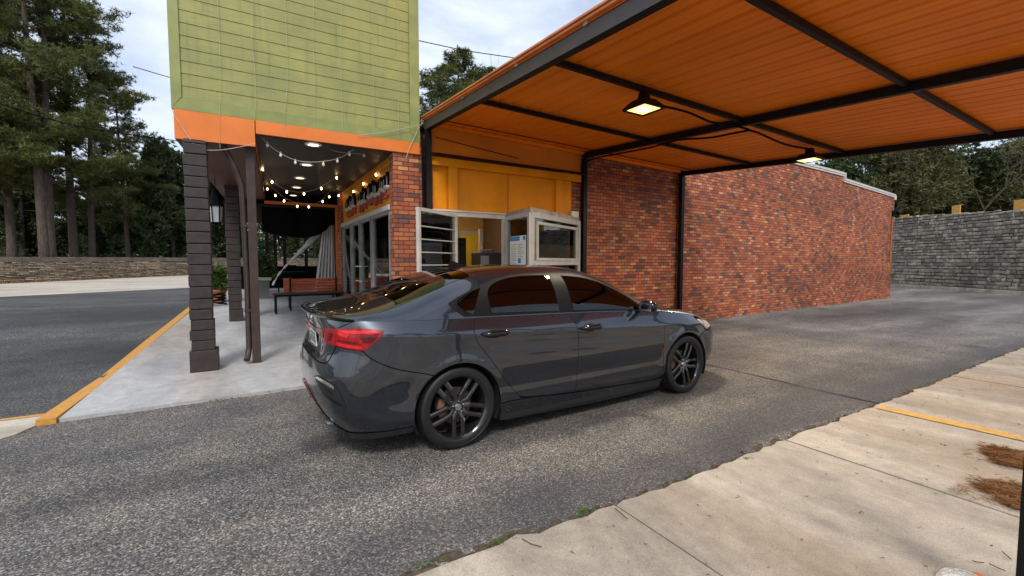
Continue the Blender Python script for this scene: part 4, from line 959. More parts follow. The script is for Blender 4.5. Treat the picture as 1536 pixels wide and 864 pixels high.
def wood_mesh(mb,name='trunk'):
    me=bpy.data.meshes.new(name); me.from_pydata(mb.v,[],mb.f); me.materials.append(M['bark'])
    for p in me.polygons: p.use_smooth=True
    return me
def broad(seed,h,rw,mat,n=1500,trunk=.16,low=.12,L=.16,blades=9,wd=.085,hollow=.45):
    r=random.Random(seed); wood=MB(); cl=[]
    wood.tube([(0,0,0),(.05*r.random(),0,h*.25),(.1,.05,h*.55),(0,.1,h*.85)],[trunk,trunk*.8,trunk*.5,trunk*.12],8)
    lobes=[]
    for k in range(16):
        a=r.uniform(0,6.28); z=h*(low+(1-low)*r.uniform(.12,.95)); rr=rw*(1-abs(z/h-.5)*1.1)*r.uniform(.35,.95)
        c=Vector((rr*math.cos(a),rr*math.sin(a),z)); lobes.append((c,rw*r.uniform(.28,.5)))
        wood.tube([(0,0,z*.6),tuple(c*.5+Vector((0,0,z*.4))),tuple(c)],[trunk*.35,trunk*.2,.02],5,cap=False)
    for i in range(n):
        c,R_=lobes[r.randrange(len(lobes))]; v=Vector((r.gauss(0,1),r.gauss(0,1),r.gauss(0,.8))).normalized()*R_*(hollow+(1-hollow)*r.random())*1.1
        cl.append(tuple(c+v))
    return wood,leafmesh('crown',leafcloud(cl,0,0,L,wd,seed,blades,.8,.1),mat)
def bare(seed,h,mat=None,thick=.12,depth=5):
    r=random.Random(seed); w=MB()
    def br(p,d,l,t,k):
        e=p+d*l; w.tube([p,p.lerp(e,.5)+Vector((r.uniform(-.05,.05)*l,r.uniform(-.05,.05)*l,0)),e],[t,t*.8,t*.6],4 if k<3 else 3,cap=False)
        if k>=depth: return
        for i in range(3 if k<3 else 2+(r.random()<.5)): br(e,(d+Vector((r.uniform(-.75,.75),r.uniform(-.75,.75),r.uniform(-.05,.5)))).normalized(),l*r.uniform(.55,.85),t*.55,k+1)
    br(Vector((0,0,0)),Vector((0,0,1)),h*.28,thick,0); return w
def plant(kind,pos,rz,sc,label,group,cat='tree',name='pine_tree'):
    T=empty(name,pos,rz,label,cat,group); T.scale=sc if isinstance(sc,tuple) else (sc,)*3
    mob('trunk',kind[0],T); 
    if kind[1]: mob('crown',kind[1],T)
    return T
KP=[]
for s,h,first,spr,dn in ((11,24,.24,.25,1.25),(23,22,.22,.27,1.3),(37,26,.32,.25,1.2)):
    a,b=pine(s,h,.27,M['needle'],first,spr,dn); KP.append((wood_mesh(a),b))
KD=[]
for s in (5,6): a,b=broad(s,7.5,2.6,M['leafdark'],3600,L=.24,blades=8,wd=.13,low=.02); KD.append((wood_mesh(a),b))
KO=[]
for s in (15,16): a,b=broad(s,9,3.2,M['leafolive'],3000,L=.30,blades=7,wd=.10,low=.25,hollow=.25); KO.append((wood_mesh(a),b))
KB=[(wood_mesh(bare(3,11)),None),(wood_mesh(bare(8,11)),None),(wood_mesh(bare(13,11,None,.14,6)),None)]
# left wood: pines that stand apart, photo order
PG='tall pines beyond the ledge stone wall'
pn=[(86,31,0,1.0,'tall straight pine with the thickest trunk beyond the ledge stone wall'),(62,29.5,2,.98,'leaning tall pine left of the thickest straight trunk'),(12,31,1,.95,'tall pine at the very left edge of the photo'),(118,34,0,.98,'slim tall pine just right of the thickest trunk'),(146,35,1,.80,'mid-height pine with a pale trunk halfway along the wall'),(190,37,0,.66,'slender shorter pine right of the pale mid-height trunk'),(236,42,0,.52,'shorter pine farther back near the dark evergreen'),(-60,30,0,1.0,'tall pine left of the frame edge with limbs reaching in'),(35,44,1,.85,'pine farther back between the two left trunks'),(205,50,2,.50,'small distant pine behind the slender one'),(160,52,0,.62,'distant pine behind the pale mid-height trunk')]
for i,(px,dep,k,s,lb) in enumerate(pn):
    p=at(px,dep); plant(KP[k],(p.x,p.y,p.z-.1),i*1.9,s,lb,PG)
dk=[(20,44,1,.95,'dark evergreen under the tall pines at the left edge'),(70,46,0,1.0,'dark evergreen between the two thickest trunks'),(112,43,1,.8,'dark evergreen just right of the thickest trunk'),(150,47,0,1.05,'dark evergreen behind the pale mid-height trunk'),(262,40,0,1.15,'large dark evergreen tree closest to the masonry column'),(228,46,1,1.0,'dark evergreen behind the large one by the column'),(300,44,1,1.1,'dark evergreen seen past the masonry column'),(196,44,0,.7,'low dark evergreen right of the slender pine'),(340,50,0,1.0,'dark evergreen behind the porch columns'),(420,52,1,.85,'dark evergreen seen through the back of the porch'),(480,50,0,.7,'small dark evergreen seen behind the straight white curtain')]
for i,(px,dep,k,s,lb) in enumerate(dk):
    p=at(px,dep); plant(KD[k],(p.x,p.y,p.z-.2),i*2.3,(s,s,s*1.25),lb,'dark evergreens beyond the wall',name='evergreen_tree')
# the far wood reads as one mass
def wood_mass(name,cens,n,spread,hh,mat,seed,L=.55,wd=.16,label='dense dark wood reading as one mass behind the pines'):
    r=np.random.default_rng(seed); pts=[]
    for (x,y,z0,w,h) in cens:
        k=int(n*w*h/60); q=r.uniform(-1,1,(k,3)); rad=np.sqrt(np.maximum(0,1-q[:,2]**2*.6))
        pts.append(np.stack([x+q[:,0]*w*rad,y+q[:,1]*w*.5*rad,z0+h*(.5+.5*q[:,2])+r.normal(0,.5,k)],1))
    o=mob(name,leafmesh(name,leafcloud(np.concatenate(pts),0,0,L,wd,seed,6,.8,.1),mat)); tag(o,label,'wood',kind='stuff'); return o
cs=[]
for i,px in enumerate(range(-160,620,32)):
    p=at(px,60+6*math.sin(i*2.1)); r=random.Random(i); cs.append((p.x,p.y,0,5.2,r.uniform(5.0,7.5)))
    p=at(px+15,76); cs.append((p.x,p.y,0,6.5,r.uniform(7,11)))
wood_mass('far_wood',cs,620,5,7,M['leafdark'],3)
us=[]
for i,px in enumerate(range(-80,330,14)):
    p=at(px,40+5*math.sin(i*1.7)); r=random.Random(i+50); us.append((p.x,p.y,.5,1.9,r.uniform(1.0,2.6)))
wood_mass('undergrowth',us,500,2,2,M['leafdark'],9,L=.22,wd=.1,label='low dark undergrowth between the pine trunks')
# right side trees above the retaining wall
rg=[(1250,44,0,1.25,'olive evergreen above the white coping'),(1318,43,1,1.35,'olive evergreen behind the far corner of the brick wall'),(1372,42,0,1.35,'broad olive evergreen left of the middle orange panel'),(1440,43,1,1.42,'broad olive evergreen above the middle orange panel'),(1500,42,0,1.22,'olive evergreen between the two right orange panels'),(1572,41,1,1.3,'olive evergreen at the right edge of the photo'),(1405,54,0,1.7,'taller olive evergreen farther behind the middle orange panel'),(1290,56,1,1.7,'tall olive evergreen farther back over the brick wall'),(1500,56,1,1.6,'distant olive evergreen toward the right edge')]
for i,(px,dep,k,s,lb) in enumerate(rg):
    p=at(px,dep); plant((KO if i%3 else KD)[k],(p.x,p.y,2.2 if dep<50 else 2.6),i*1.3,(s,s,s*.95),lb,'evergreens above the retaining wall',name='evergreen_tree')
for i,(px,dep,s,lb) in enumerate(((1345,40,1.25,'bare branching tree right of the brick wall corner'),(1470,40,1.2,'bare branching tree among the evergreens near the right edge'),(1290,46,.9,'bare tree behind the white coping'))):
    p=at(px,dep); plant(KB[i%2],(p.x,p.y,2.4),i*2,s,lb,'bare trees',name='bare_tree')
cs=[]
for i,px in enumerate(range(1180,1760,40)):
    p=at(px,70); cs.append((p.x,p.y,2,5.5,6+random.Random(i).uniform(0,2.5)))
wood_mass('far_wood',cs,560,5,7,M['leafolive'],4,label='far olive wood behind the evergreens on the right')
# trees over the roof, between the green wall and canopy edge
p=at(655,34); plant(KP[1],(p.x,p.y,0),1.0,(1.1,1.1,.74),'bushy pine rising behind the canopy corner',None)
p=at(722,37); plant(KP[2],(p.x,p.y,0),4.0,(1.0,1.0,.66),'third bushy pine low behind the orange canopy edge',None)
p=at(692,36); plant(KP[0],(p.x,p.y,0),2.4,(1.0,1.0,.78),'second bushy pine rising behind the canopy edge',None)
p=at(742,40); plant(KB[2],(p.x,p.y,0),.5,(1.5,1.5,1.62),'pale bare tree top above the orange canopy edge',None,name='bare_tree')
# trees that stand behind the photographer, mirrored in the car's flank
for i,(x,y,k,s) in enumerate(((-9,-24,0,.8),(-2,-30,1,.9),(7,-27,2,.8),(15,-31,0,.85),(24,-26,1,.8),(-17,-20,2,.75),(33,-30,0,.8))):
    plant(KP[k],(x,y,-.1),i*1.7,s,['pine behind the photographer, mirrored left in the car','tall pine behind the photographer','pine behind the photographer near the middle','pine behind the photographer to the right','pine behind the photographer farther right','pine behind the photographer far left','pine behind the photographer far right'][i],'pines behind the photographer')
# ------------------------------------------------------------------ ledge stone wall and retaining wall
a,b=on_ground(0,424),on_ground(280,412); dd=(b-a).normalized()
def swall(name,a,b,z0,z1,th,mat,capm,caph,label,parts=('masonry','coping'),za=None,zb=None):
    e=empty(name,(0,0,0),label=label,cat='wall'); d=(Vector((b.x-a.x,b.y-a.y,0))).normalized(); nrm=Vector((-d.y,d.x,0))
    m=MB(); n=24
    V=[]
    for i in range(n+1):
        t=i/n; p=a.lerp(b,t); zt_=(z1[0]+(z1[1]-z1[0])*t); zl=z0[0]+(z0[1]-z0[0])*t
        for o_,z in ((0,zl-.3),(0,zt_-caph),(th,zt_-caph),(th,zl-.3)): V.append((p.x+nrm.x*o_,p.y+nrm.y*o_,z))
    F=[]
    for i in range(n):
        for k in range(4): q=i*4+k; w=i*4+(k+1)%4; F.append((q,w,w+4,q+4))
    F+=[(0,1,2,3),(n*4+3,n*4+2,n*4+1,n*4)]
    m.add(V,F).build(parts[0],mat,e)
    return e,d,nrm
a2=a-dd*22; b2=b+dd*14
def stonework(name,a,b,z0f,z1f,h,w,mat,parent,seed,out=.05,off=0.0):
    r=random.Random(seed); d=(b-a); L_=Vector((d.x,d.y,0)).length; d=Vector((d.x,d.y,0)).normalized(); nn=Vector((-d.y,d.x,0)); m=MB()
    z=0; row=0; top=max(z1f(0)-z0f(0),z1f(1)-z0f(1))
    while z<top:
        hh=h*r.uniform(.78,1.25); s=-w*r.random()
        while s<L_:
            ww=w*r.uniform(.55,1.6); t=min(max((s+ww/2)/L_,0),1); zb=z0f(t)+z; zt_=min(zb+hh*r.uniform(.94,1.03),z1f(t)+r.uniform(-.03,.04))
            if zt_-zb>.04:
                g=.010; o=r.uniform(.3,1)*out; c=min(hh,ww)*.16
                P=lambda u_,v_,k:(a+d*(s+u_)-nn*(k+off)); j=lambda:r.uniform(-.018,.018)*h/.2
                q=[(g,zb+g),(ww-g,zb+g),(ww-g,zt_-g),(g,zt_-g)]; V=[]
                for u_,v_ in q: p=P(u_,v_,-.02); V.append((p.x,p.y,v_))
                q=[(g+j(),zb+g+j()),(ww-g+j(),zb+g+j()),(ww-g+j(),zt_-g+j()),(g+j(),zt_-g+j())]
                for u_,v_ in q: p=P(u_,v_,o*.45); V.append((p.x,p.y,v_))
                q=[(g+c+j(),zb+g+c+j()),(ww-g-c+j(),zb+g+c+j()),(ww-g-c+j(),zt_-g-c+j()),(g+c+j(),zt_-g-c+j())]
                for u_,v_ in q: p=P(u_,v_,o); V.append((p.x,p.y,v_))
                m.add(V,[(8,9,10,11)]+[(k,(k+1)%4,(k+1)%4+4,k+4) for k in range(4)]+[(4+k,4+(k+1)%4,8+(k+1)%4,8+k) for k in range(4)])
            s+=ww
        z+=hh
    return m.build(name,mat,parent,smooth=True,ang=.9)
E1,d1_,n1_=swall('ledge_stone_wall',a2,b2,(a2.z,b2.z),(1.50,1.80),.35,M['mortar'],None,.22,'low tan ledge stone wall with upright brick cap along the far pavement')
k=MB(); r=random.Random(2); L_=(b2-a2).length; s=0
while s<L_:
    p=a2+(b2-a2).normalized()*s; t=s/L_; zt_=1.50+.30*t; h=.22+r.uniform(-.012,.012); q=p-n1_*.03
    M4=Matrix.Translation((q.x,q.y,zt_-.22))@Matrix.Rotation(math.atan2(d1_.y,d1_.x),4,'Z'); k.box(0,.082,0,.40,0,h,M4); s+=.095
k.build('brick_cap',plain('grey brown cap bricks',(.16,.125,.10),.85,vary=.35,scale=2),E1)
k=MB(); k.bar((a2.x,a2.y,1.50-.14),(b2.x,b2.y,1.80-.14),.3,.10); 
st=leafcloud([tuple(a2+(b2-a2)*random.Random(i).random()+Vector((random.Random(i+1).gauss(.1,.25),random.Random(i+2).gauss(-.35,.18),.03-0*i))) for i in range(900)],0,0,.16,.02,5,6,.15,.05)
o=mob('pine_straw',leafmesh('pine_straw',st+0,M['straw'])); tag(o,'brown pine straw drifted along the foot of the ledge stone wall','pine straw',kind='stuff')
ra,rb=Vector((33.27,10.61,0)),Vector((29.6,5.2,0)); rd_=(rb-ra).normalized()
ra2=ra-rd_*14; rb2=rb+rd_*16
E2,d2_,n2_=swall('retaining_wall',ra2,rb2,(0,0),(4.70,3.0),.5,M['mortar'],None,.0,'high grey rubble retaining wall closing off the lane')
stonework('stone_course',ra2,rb2,lambda t:-.05,lambda t:4.75-1.70*t,.17,.27,M['st_g'],E2,5,.085)
stonework('stone_course',a2,b2,lambda t:a2.z+(b2.z-a2.z)*t-.05,lambda t:1.28+.30*t,.075,.30,M['st_b'],E1,6,.05)
# orange panels standing behind the retaining wall
def wall_top(px,py,label,w,h):
    # plane of the wall, set back .6 m
    d=pix(px,py); nn=Vector((rd_.y,-rd_.x,0)); t=((ra+nn*-0.9-CAM).dot(nn))/d.dot(nn); P=CAM+d*t
    e=empty('orange_panel',(P.x,P.y,P.z-.25),math.atan2(rd_.y,rd_.x),label,'panel','orange panels over the retaining wall')
    MB().box(-w/2,w/2,-.02,.02,0,.25+h).build('board',plain('orange yellow board',(.72,.36,.06),.6),e,bevel=.01); MB().box(-.05,.05,.025,.09,-1.6,.2).build('stake',M['steel'],e)
wall_top(1357,326,'orange panel nearest the brick corner, partly behind the wall',.62,.15); wall_top(1434,320,'middle orange panel over the retaining wall',.48,.42); wall_top(1530,313,'orange panel at the right edge over the retaining wall',.55,.42)
# concrete edging at the foot of the retaining wall
k=MB(); k.bar(tuple(rb2+Vector((-.25,.1,.06))),tuple(ra2+Vector((-.25,.1,.06))),.3,.16); k.build('kerb',M['conc_far'],kind='structure')
# upper bank behind retaining wall
V=[rb2+n2_*.5,ra2+n2_*.5,ra2+n2_*70,rb2+n2_*70]; MB().add([(V[0].x,V[0].y,2.8),(V[1].x,V[1].y,4.4),(V[2].x,V[2].y,4.4),(V[3].x,V[3].y,2.8)],[(0,3,2,1)]).build('upper_bank',M['litter'],kind='structure')
# potted plant between columns
q=at(326,11.6); zz=gz(q.x,q.y)
PP=empty('potted_plant',(q.x,q.y,zz),label='green spiky plant in a terracotta pot between the masonry columns',cat='potted plant')
MB().lathe([(0,0),(.13,0),(.19,.28),(.21,.28),(.21,.34),(.17,.34),(.16,.30),(0,.30)],20).build('pot',plain('terracotta',(.30,.10,.05),.8),PP,smooth=True)
mob('foliage',leafmesh('foliage',leafcloud([(random.Random(i).gauss(0,.09),random.Random(i+9).gauss(0,.09),.34+.5*random.Random(i+5).random()) for i in range(170)],0,0,.26,.035,8,9,.7,.6),M['leafgreen']),PP)
q=at(322,10.9); zz=gz(q.x,q.y)
HC=empty('coiled_hose',(q.x,q.y,zz),label='black hose coiled in a heap on the porch between the columns',cat='hose')
m=MB(); m.tube([(.20*math.cos(a/5)*(1+.1*math.sin(a)),.20*math.sin(a/5)*(1+.1*math.cos(a*1.3)),.02+a*.0022+.01*math.sin(a*.9)) for a in range(0,125)],.020,6); m.build('hose',M['black'],HC,smooth=True)
q=at(394,15.2); zz=gz(q.x,q.y)
PP=empty('potted_plant',(q.x,q.y,zz),label='bright green fern in a dark pot behind the planter stand',cat='potted plant')
MB().lathe([(0,0),(.14,0),(.2,.4),(0,.4)],16).build('pot',M['black'],PP,smooth=True)
mob('foliage',leafmesh('foliage',leafcloud([(random.Random(i).gauss(0,.16),random.Random(i+9).gauss(0,.16),.45+.75*random.Random(i+5).random()) for i in range(240)],0,0,.26,.05,18,9,.7,.3),M['leafgreen']),PP)
# goods behind the shop glass
BG=empty('tote_bag',(2.18,7.62,1.0),label='blue tote bag with pale print hanging in the shop window beside the brick pillar',cat='bag')
MB().box(0,.05,-.14,.14,0,.36).build('bag_body',plain('blue tote fabric',(.02,.16,.42),.7),BG,bevel=.012)
MB().box(-.004,0,-.07,.07,.12,.25).build('print',plain('pale print',(.35,.55,.75),.6),BG)
MB().tube(crv([(.02,-.09,.36),(.02,-.07,.6),(.02,.0,.72),(.02,.07,.6),(.02,.09,.36)],5),.008,6).build('handle',M['black'],BG,smooth=True)
CT=empty('striped_garment',(2.3,9.9,.75),label='black and white striped garment over orange cloth inside the shop door',cat='garment')
m=MB()
for k in range(6): m.box(0,.05,-.12+.01*k,.12-.01*k,.45+.11*k,.50+.11*k)
m.build('white_stripe',M['white'],CT); m=MB()
for k in range(6): m.box(0,.05,-.12+.01*k,.12-.01*k,.50+.11*k,.56+.11*k)
m.build('black_stripe',M['black'],CT); MB().box(-.01,.06,-.13,.13,.1,.45).build('cloth',plain('orange cloth',(.6,.17,.03),.8),CT,bevel=.02)
SHL=empty('shop_shelf',(3.3,8.0,0),label='dark shelving rack with pale jars inside the shop',cat='shelf')
m=MB()
for z in (.4,.85,1.3,1.75): m.box(0,.4,0,1.6,z,z+.03)
for y in (0,1.57): m.box(0,.4,y,y+.03,0,1.9)
m.build('rack',M['steel'],SHL); m=MB(); r=random.Random(5)
for z in (.43,.88,1.33):
    for i in range(9): m.lathe([(0,0),(.05,0),(.05,.15),(.03,.18),(0,.18)],8,Matrix.Translation((.15,.12+.16*i,z)))
m.build('jar',plain('pale jar',(.45,.42,.36),.3),SHL,smooth=True)
# overhead line over the roof, and utility lines at left
wire('overhead_wire',[tuple(on(628,61,1,30)),tuple(on(700,76,1,30)),tuple(on(780,88,1,30))],.03,M['black'],'thin overhead wire crossing the sky beside the green wall','wire')
wire('overhead_wire',[tuple(on(-20,150,1,24)),tuple(on(120,190,1,26)),tuple(on(270,212,1,28))],.022,M['black'],'thin overhead wire crossing in front of the pines, lower','wire')
wire('overhead_wire',[tuple(on(200,100,1,26)),tuple(on(262,118,1,28)),tuple(on(300,125,1,28))],.02,M['black'],'thin overhead wire beside the green wall edge at left, upper','wire')
# pine straw drifts on the apron
for i,(pts,lb) in enumerate(((((1468,672),(1490,672),(1536,680),(1560,700),(1536,704),(1490,694)),'drift of rust brown pine straw on the concrete nearer the yellow line'),(((1455,725),(1480,722),(1536,730),(1560,760),(1530,768),(1490,748)),'larger drift of rust brown pine straw on the concrete beside the canopy post'))):
    q=[on(x,y,2,.02) for x,y in pts]; poly=[(p.x,p.y) for p in q]; r=random.Random(i); xs=[p[0] for p in poly]; ys=[p[1] for p in poly]; cen=[]
    while len(cen)<900:
        x=r.uniform(min(xs)-.05,max(xs)+.05); y=r.uniform(min(ys)-.03,max(ys)+.03)
        if (inpoly(x,y,poly) and r.random()<.5+.5*math.sin(x*31+y*17)) or r.random()<.035: cen.append((x,y,.026+abs(r.gauss(0,.008))))
    o=mob('pine_straw',leafmesh('pine_straw',leafcloud(cen,0,0,.045,.003,i,6,.10,.02),M['straw'])); tag(o,lb,'pine straw',kind='stuff')
# grass tufts in the seam and small twigs
gc=[]
for px,py in ((745,818),(755,812),(1033,717),(872,772),(880,768),(640,848),(1120,690)):
    p=on(px,py,2,.0); gc+= [(p.x+random.Random(k*7+px).gauss(0,.03),p.y+random.Random(k*5+px).gauss(0,.012),.005) for k in range(9)]
for px,py in ((400,590),(330,602),(180,618)):
    p=on(px,py,2,.0); gc+= [(p.x+random.Random(k*7+px).gauss(0,.08),p.y+random.Random(k*5+px).gauss(0,.01),.01) for k in range(12)]
o=mob('grass',leafmesh('grass',leafcloud(gc,0,0,.026,.005,3,6,.5,.8),M['leafgreen'])); tag(o,'small green grass tufts growing in the pavement seams','grass',kind='stuff')
tw=MB()
for a,b,c in (((783,808),(797,816),(812,820)),((922,762),(932,770),(941,778)),((1458,841),(1466,843),(1476,844)),((1484,845),(1495,851),(1508,856)),((1503,827),(1510,833),(1517,839))):
    tw.tube([tuple(on(p[0],p[1],2,.024)) for p in (a,b,c)],.0022,4)
o=tw.build('twigs',plain('twig brown',(.06,.035,.02),.9)); tag(o,'thin dry twigs scattered on the concrete','twigs',kind='stuff')
lc=[]; r=random.Random(77)
for i in range(420):
    x=r.uniform(.5,11); y=1.8-abs(r.gauss(0,.9)); lc.append((x,y,.018))
for i in range(260): lc.append((r.uniform(0,14),1.9+abs(r.gauss(0,1.4)),.006))
o=mob('leaf_litter',leafmesh('leaf_litter',leafcloud(lc,0,0,.022,.007,6,1,.08,.02),M['straw'])); tag(o,'tiny bits of dry leaf scattered over the pavement','leaf litter',kind='stuff')
q=on(1436,872,2,.02)
WF_=empty('painted_stone',(q.x+.0,q.y-.03,.012),label='rounded white speckled stone with orange patch at the foot of the photo by the post',cat='stone')
MB().lathe([(0,.055),(.05,.05),(.085,.03),(.10,0)],20).build('stone',plain('speckled white stone',(.60,.58,.54),.9,vary=.5,scale=60,bump=.5),WF_,smooth=True)
MB().lathe([(0,.03),(.02,.028),(.035,.018),(.04,0)],14,Matrix.Translation((.10,-.015,0))).build('orange_patch',plain('faded orange paint',(.55,.14,.05),.7),WF_,smooth=True)

# ------------------------------------------------------------------ the car
def paint_m():
    t=NT('graphite metallic car paint'); t.b.inputs['Base Color'].default_value=(.030,.038,.052,1)
    t.p(Metallic=.80,Roughness=.26,Coat_Weight=1.0,Coat_Roughness=.03,Coat_IOR=1.62); return t.m
CP=paint_m()
DK=plain('satin window surround',(.005,.005,.006),.55,vary=.1,spec=.15); GB=plain('gloss black trim',(.006,.006,.007),.12,vary=.1); SB=plain('satin black plastic',(.016,.017,.018),.45,vary=.15)
RB=plain('tyre rubber',(.0075,.0075,.0085),.50,vary=.2,scale=30); RIM=plain('gloss black alloy',(.012,.012,.013),.16,vary=.1,metal=.0,coat=1)
CH=plain('chrome',(.75,.75,.75),.12,metal=1,vary=.02); UND=plain('dark underbody',(.006,.006,.006),.8)
def tint_m():
    t=NT('tinted car glass'); t.t.nodes.remove(t.b); tr=t.n('ShaderNodeBsdfTransparent'); tr.inputs[0].default_value=(.28,.29,.29,1)
    gl=t.n('ShaderNodeBsdfGlossy'); gl.inputs['Roughness'].default_value=.012; gl.inputs[0].default_value=(1,1,1,1)
    fr=t.n('ShaderNodeFresnel'); fr.inputs[0].default_value=1.52; mx=t.n('ShaderNodeMixShader'); t.l(t.mth('MULTIPLY',fr.outputs[0],.95),mx.inputs[0]); t.l(tr.outputs[0],mx.inputs[1]); t.l(gl.outputs[0],mx.inputs[2]); t.l(mx.outputs[0],t.o.inputs[0]); return t.m
TG=tint_m()
def lens_m(name,a,b,em=0):
    t=NT(name); co=t.co(); n=t.noise(co,22,1); t.l(t.ramp(n,[(.42,a),(.58,b)]),t.b.inputs['Base Color']); t.p(Roughness=.16,Coat_Weight=.35,Coat_Roughness=.02); t.b.inputs['Specular IOR Level'].default_value=.35; 
    if em: t.b.inputs['Emission Color'].default_value=b+(1,); t.b.inputs['Emission Strength'].default_value=em
    return t.m
RL=lens_m('red lamp lens',(.20,.002,.006),(.34,.003,.009)); RLb=lens_m('bright red lamp segment',(.60,.006,.008),(.80,.012,.012)); RLd=lens_m('dark lamp segment',(.07,.001,.003),(.13,.001,.005))
def dense(poly,st):
    out=[]
    for a,b in zip(poly,poly[1:]+poly[:1]):
        n=max(int(math.hypot(b[0]-a[0],b[1]-a[1])/st),1)
        for i in range(n): t=i/n; out.append((a[0]+(b[0]-a[0])*t,a[1]+(b[1]-a[1])*t))
    return out
def shrink(poly,d):
    n=len(poly); A_=sum(poly[i][0]*poly[(i+1)%n][1]-poly[(i+1)%n][0]*poly[i][1] for i in range(n)); s=1 if A_>0 else -1
    out=[]
    for i in range(n):
        a,b,c=poly[i-1],poly[i],poly[(i+1)%n]
        def nn(p,q):
            dx,dy=q[0]-p[0],q[1]-p[1]; l=math.hypot(dx,dy) or 1; return -dy/l*s,dx/l*s
        n1,n2=nn(a,b),nn(b,c); mx_,my_=n1[0]+n2[0],n1[1]+n2[1]; l=mx_*mx_+my_*my_
        k=2/l if l>.35 else 3; k=min(k,2.2)
        out.append((b[0]+mx_*k*d/2*1.0,b[1]+my_*k*d/2*1.0))
    return out
def panel(name,fn,poly,mat,parent,sides=(-1,),off=0,gap=.0,step=.03,hole=None,keep=None,label=None,thick=.0):
    pl=poly
    if gap: pl=shrink(poly,gap)
    if keep: pl=[keep(p,q) for p,q in zip(pl,poly)]
    pl=dense(pl,step); holes=[dense(h,step) for h in (hole or [])]
    xs=[p[0] for p in pl]; ys=[p[1] for p in pl]; pts=[]
    nx=int((max(xs)-min(xs))/step)+1; ny=int((max(ys)-min(ys))/step)+1
    for i in range(nx+1):
        for j in range(ny+1):
            x=min(xs)+(i+.5*(j%2))*step; y=min(ys)+j*step*.87
            if inpoly(x,y,pl) and not any(inpoly(x,y,h) for h in holes):
                if min((x-a)**2+(y-b)**2 for a,b in pl)>(step*.35)**2: pts.append((x,y))
    v,f=cdt(pl,pts,holes)
    P=[];N=[]
    for a,b in v:
        p=fn(a,b); n=nrmof(fn,min(max(a,UMIN+.003),UMAX-.003),b if fn is lower else min(max(b,.003),.997)); P.append((p[0]+n[0]*off,p[1]+n[1]*off,p[2]+n[2]*off)); N.append(n)
    V=[];F=[];NN=[]
    for s in sides:
        k=len(V); V+=[(p[0],p[1]*s,p[2]) for p in P]; NN+=[(n[0],n[1]*s,n[2]) for n in N]
        for t in f:
            a,b,c=[Vector(V[k+i]) for i in t[:3]]; g=(b-a).cross(c-a); m=Vector(NN[k+t[0]])+Vector(NN[k+t[1]])+Vector(NN[k+t[2]])
            F.append(tuple(k+i for i in (t if g.dot(m)>0 else t[::-1])))
    me=bpy.data.meshes.new(name); me.from_pydata(V,[],F); me.update()
    for q in me.polygons: q.use_smooth=True
    me.normals_split_custom_set_from_vertices(NN); me.materials.append(mat)
    o=bpy.data.objects.new(name,me); COL.objects.link(o); o.parent=parent
    if thick:
        pass
    return tag(o,label)
CAR=empty('parked_car',(.2808,3.888,0),R(1.471),label='dark grey four door sedan with gloss black wheels stopped in the drive-through lane',cat='car')
RA=.352
def arc(c,a0,a1,n=22,r=RA): return [(c[0]+r*math.cos(R(a0+(a1-a0)*i/n)),c[1]+r*math.sin(R(a0+(a1-a0)*i/n))) for i in range(n+1)]
def bz(u): return beltz(u)
def top(u0,u1,n): return [(u0+(u1-u0)*i/n,bz(u0+(u1-u0)*i/n)) for i in range(n+1)]
BOTH=(-1,1)
rdR=crv([(1.184,bz(1.184)),(1.163,.95),(1.158,.89),(1.185,.81),(1.245,.732),(1.387,.55),(1.540,.358),(1.60,.315),(1.72,.295)],5)
rdB=[(1.93,.276),(2.18,.256)]
spl=crv([(2.180,.256),(2.193,.40),(2.198,.60),(2.196,.779),(2.165,.89),(2.126,bz(2.126))],5)
fdB=crv([(2.18,.256),(2.495,.244),(2.862,.228),(3.24,.212),(3.33,.218),(3.36,.26)],4); fdF=crv([(3.363,.30),(3.366,.50),(3.356,.773),(3.325,.88),(3.30,bz(3.30))],5)
G=.0048
for s,nm in ((-1,''),(1,'')):
    d1=panel('door',lower,rdR+rdB+spl+top(2.10,1.22,12),CP,CAR,(s,),gap=G,step=.028,label='rear side door' if s<0 else None)
    d2=panel('door',lower,spl[::-1]+fdB+fdF+top(3.28,2.16,14),CP,CAR,(s,),gap=G,step=.028,label='front side door' if s<0 else None)
    # panes belong to the doors
    panel('pane',upper,crv([(1.347,.031),(1.343,.19),(1.375,.29),(1.45,.360),(1.58,.412),(1.75,.440),(1.90,.447),(2.036,.447)],3)+[(2.024,.022)],TG,d1,(s,),off=.003,step=.03)
    panel('pane',upper,[(2.188,.022)]+crv([(2.184,.442),(2.35,.430),(2.531,.396),(2.703,.345),(2.88,.275),(3.0,.205),(3.09,.11)],3)+[(3.11,.024)],TG,d2,(s,),off=.003,step=.03)
    for d,(ua,ub,z) in ((d1,(1.225,1.46,.868)),(d2,(2.22,2.455,.838))):
        # recess and grip of the handle
        um=(ua+ub)/2
        cup=[(um+.075*math.cos(t*PI/10)+.0,z-.004+.036*math.sin(t*PI/10)) for t in range(20)]
        panel('handle_cup',lower,cup,UND,d,(s,),off=.0012,step=.012)
        m=MB(); pts=[];n=12
        for i in range(n+1):
            t=i/n; u_=ua+(ub-ua)*t; p=lower(u_,z+.006*(t-.5)); q=nrmof(lower,u_,z); k=.008+.030*min(math.sin(PI*min(max(t,.0),1))*1.9,1); pts.append((p[0],s*(p[1]+k),p[2]))
        m.tube(pts,[.010+.0145*min(math.sin(PI*i/n)*2.6,1) for i in range(n+1)],10); m.build('handle',GB,d,smooth=True,ang=1.2)
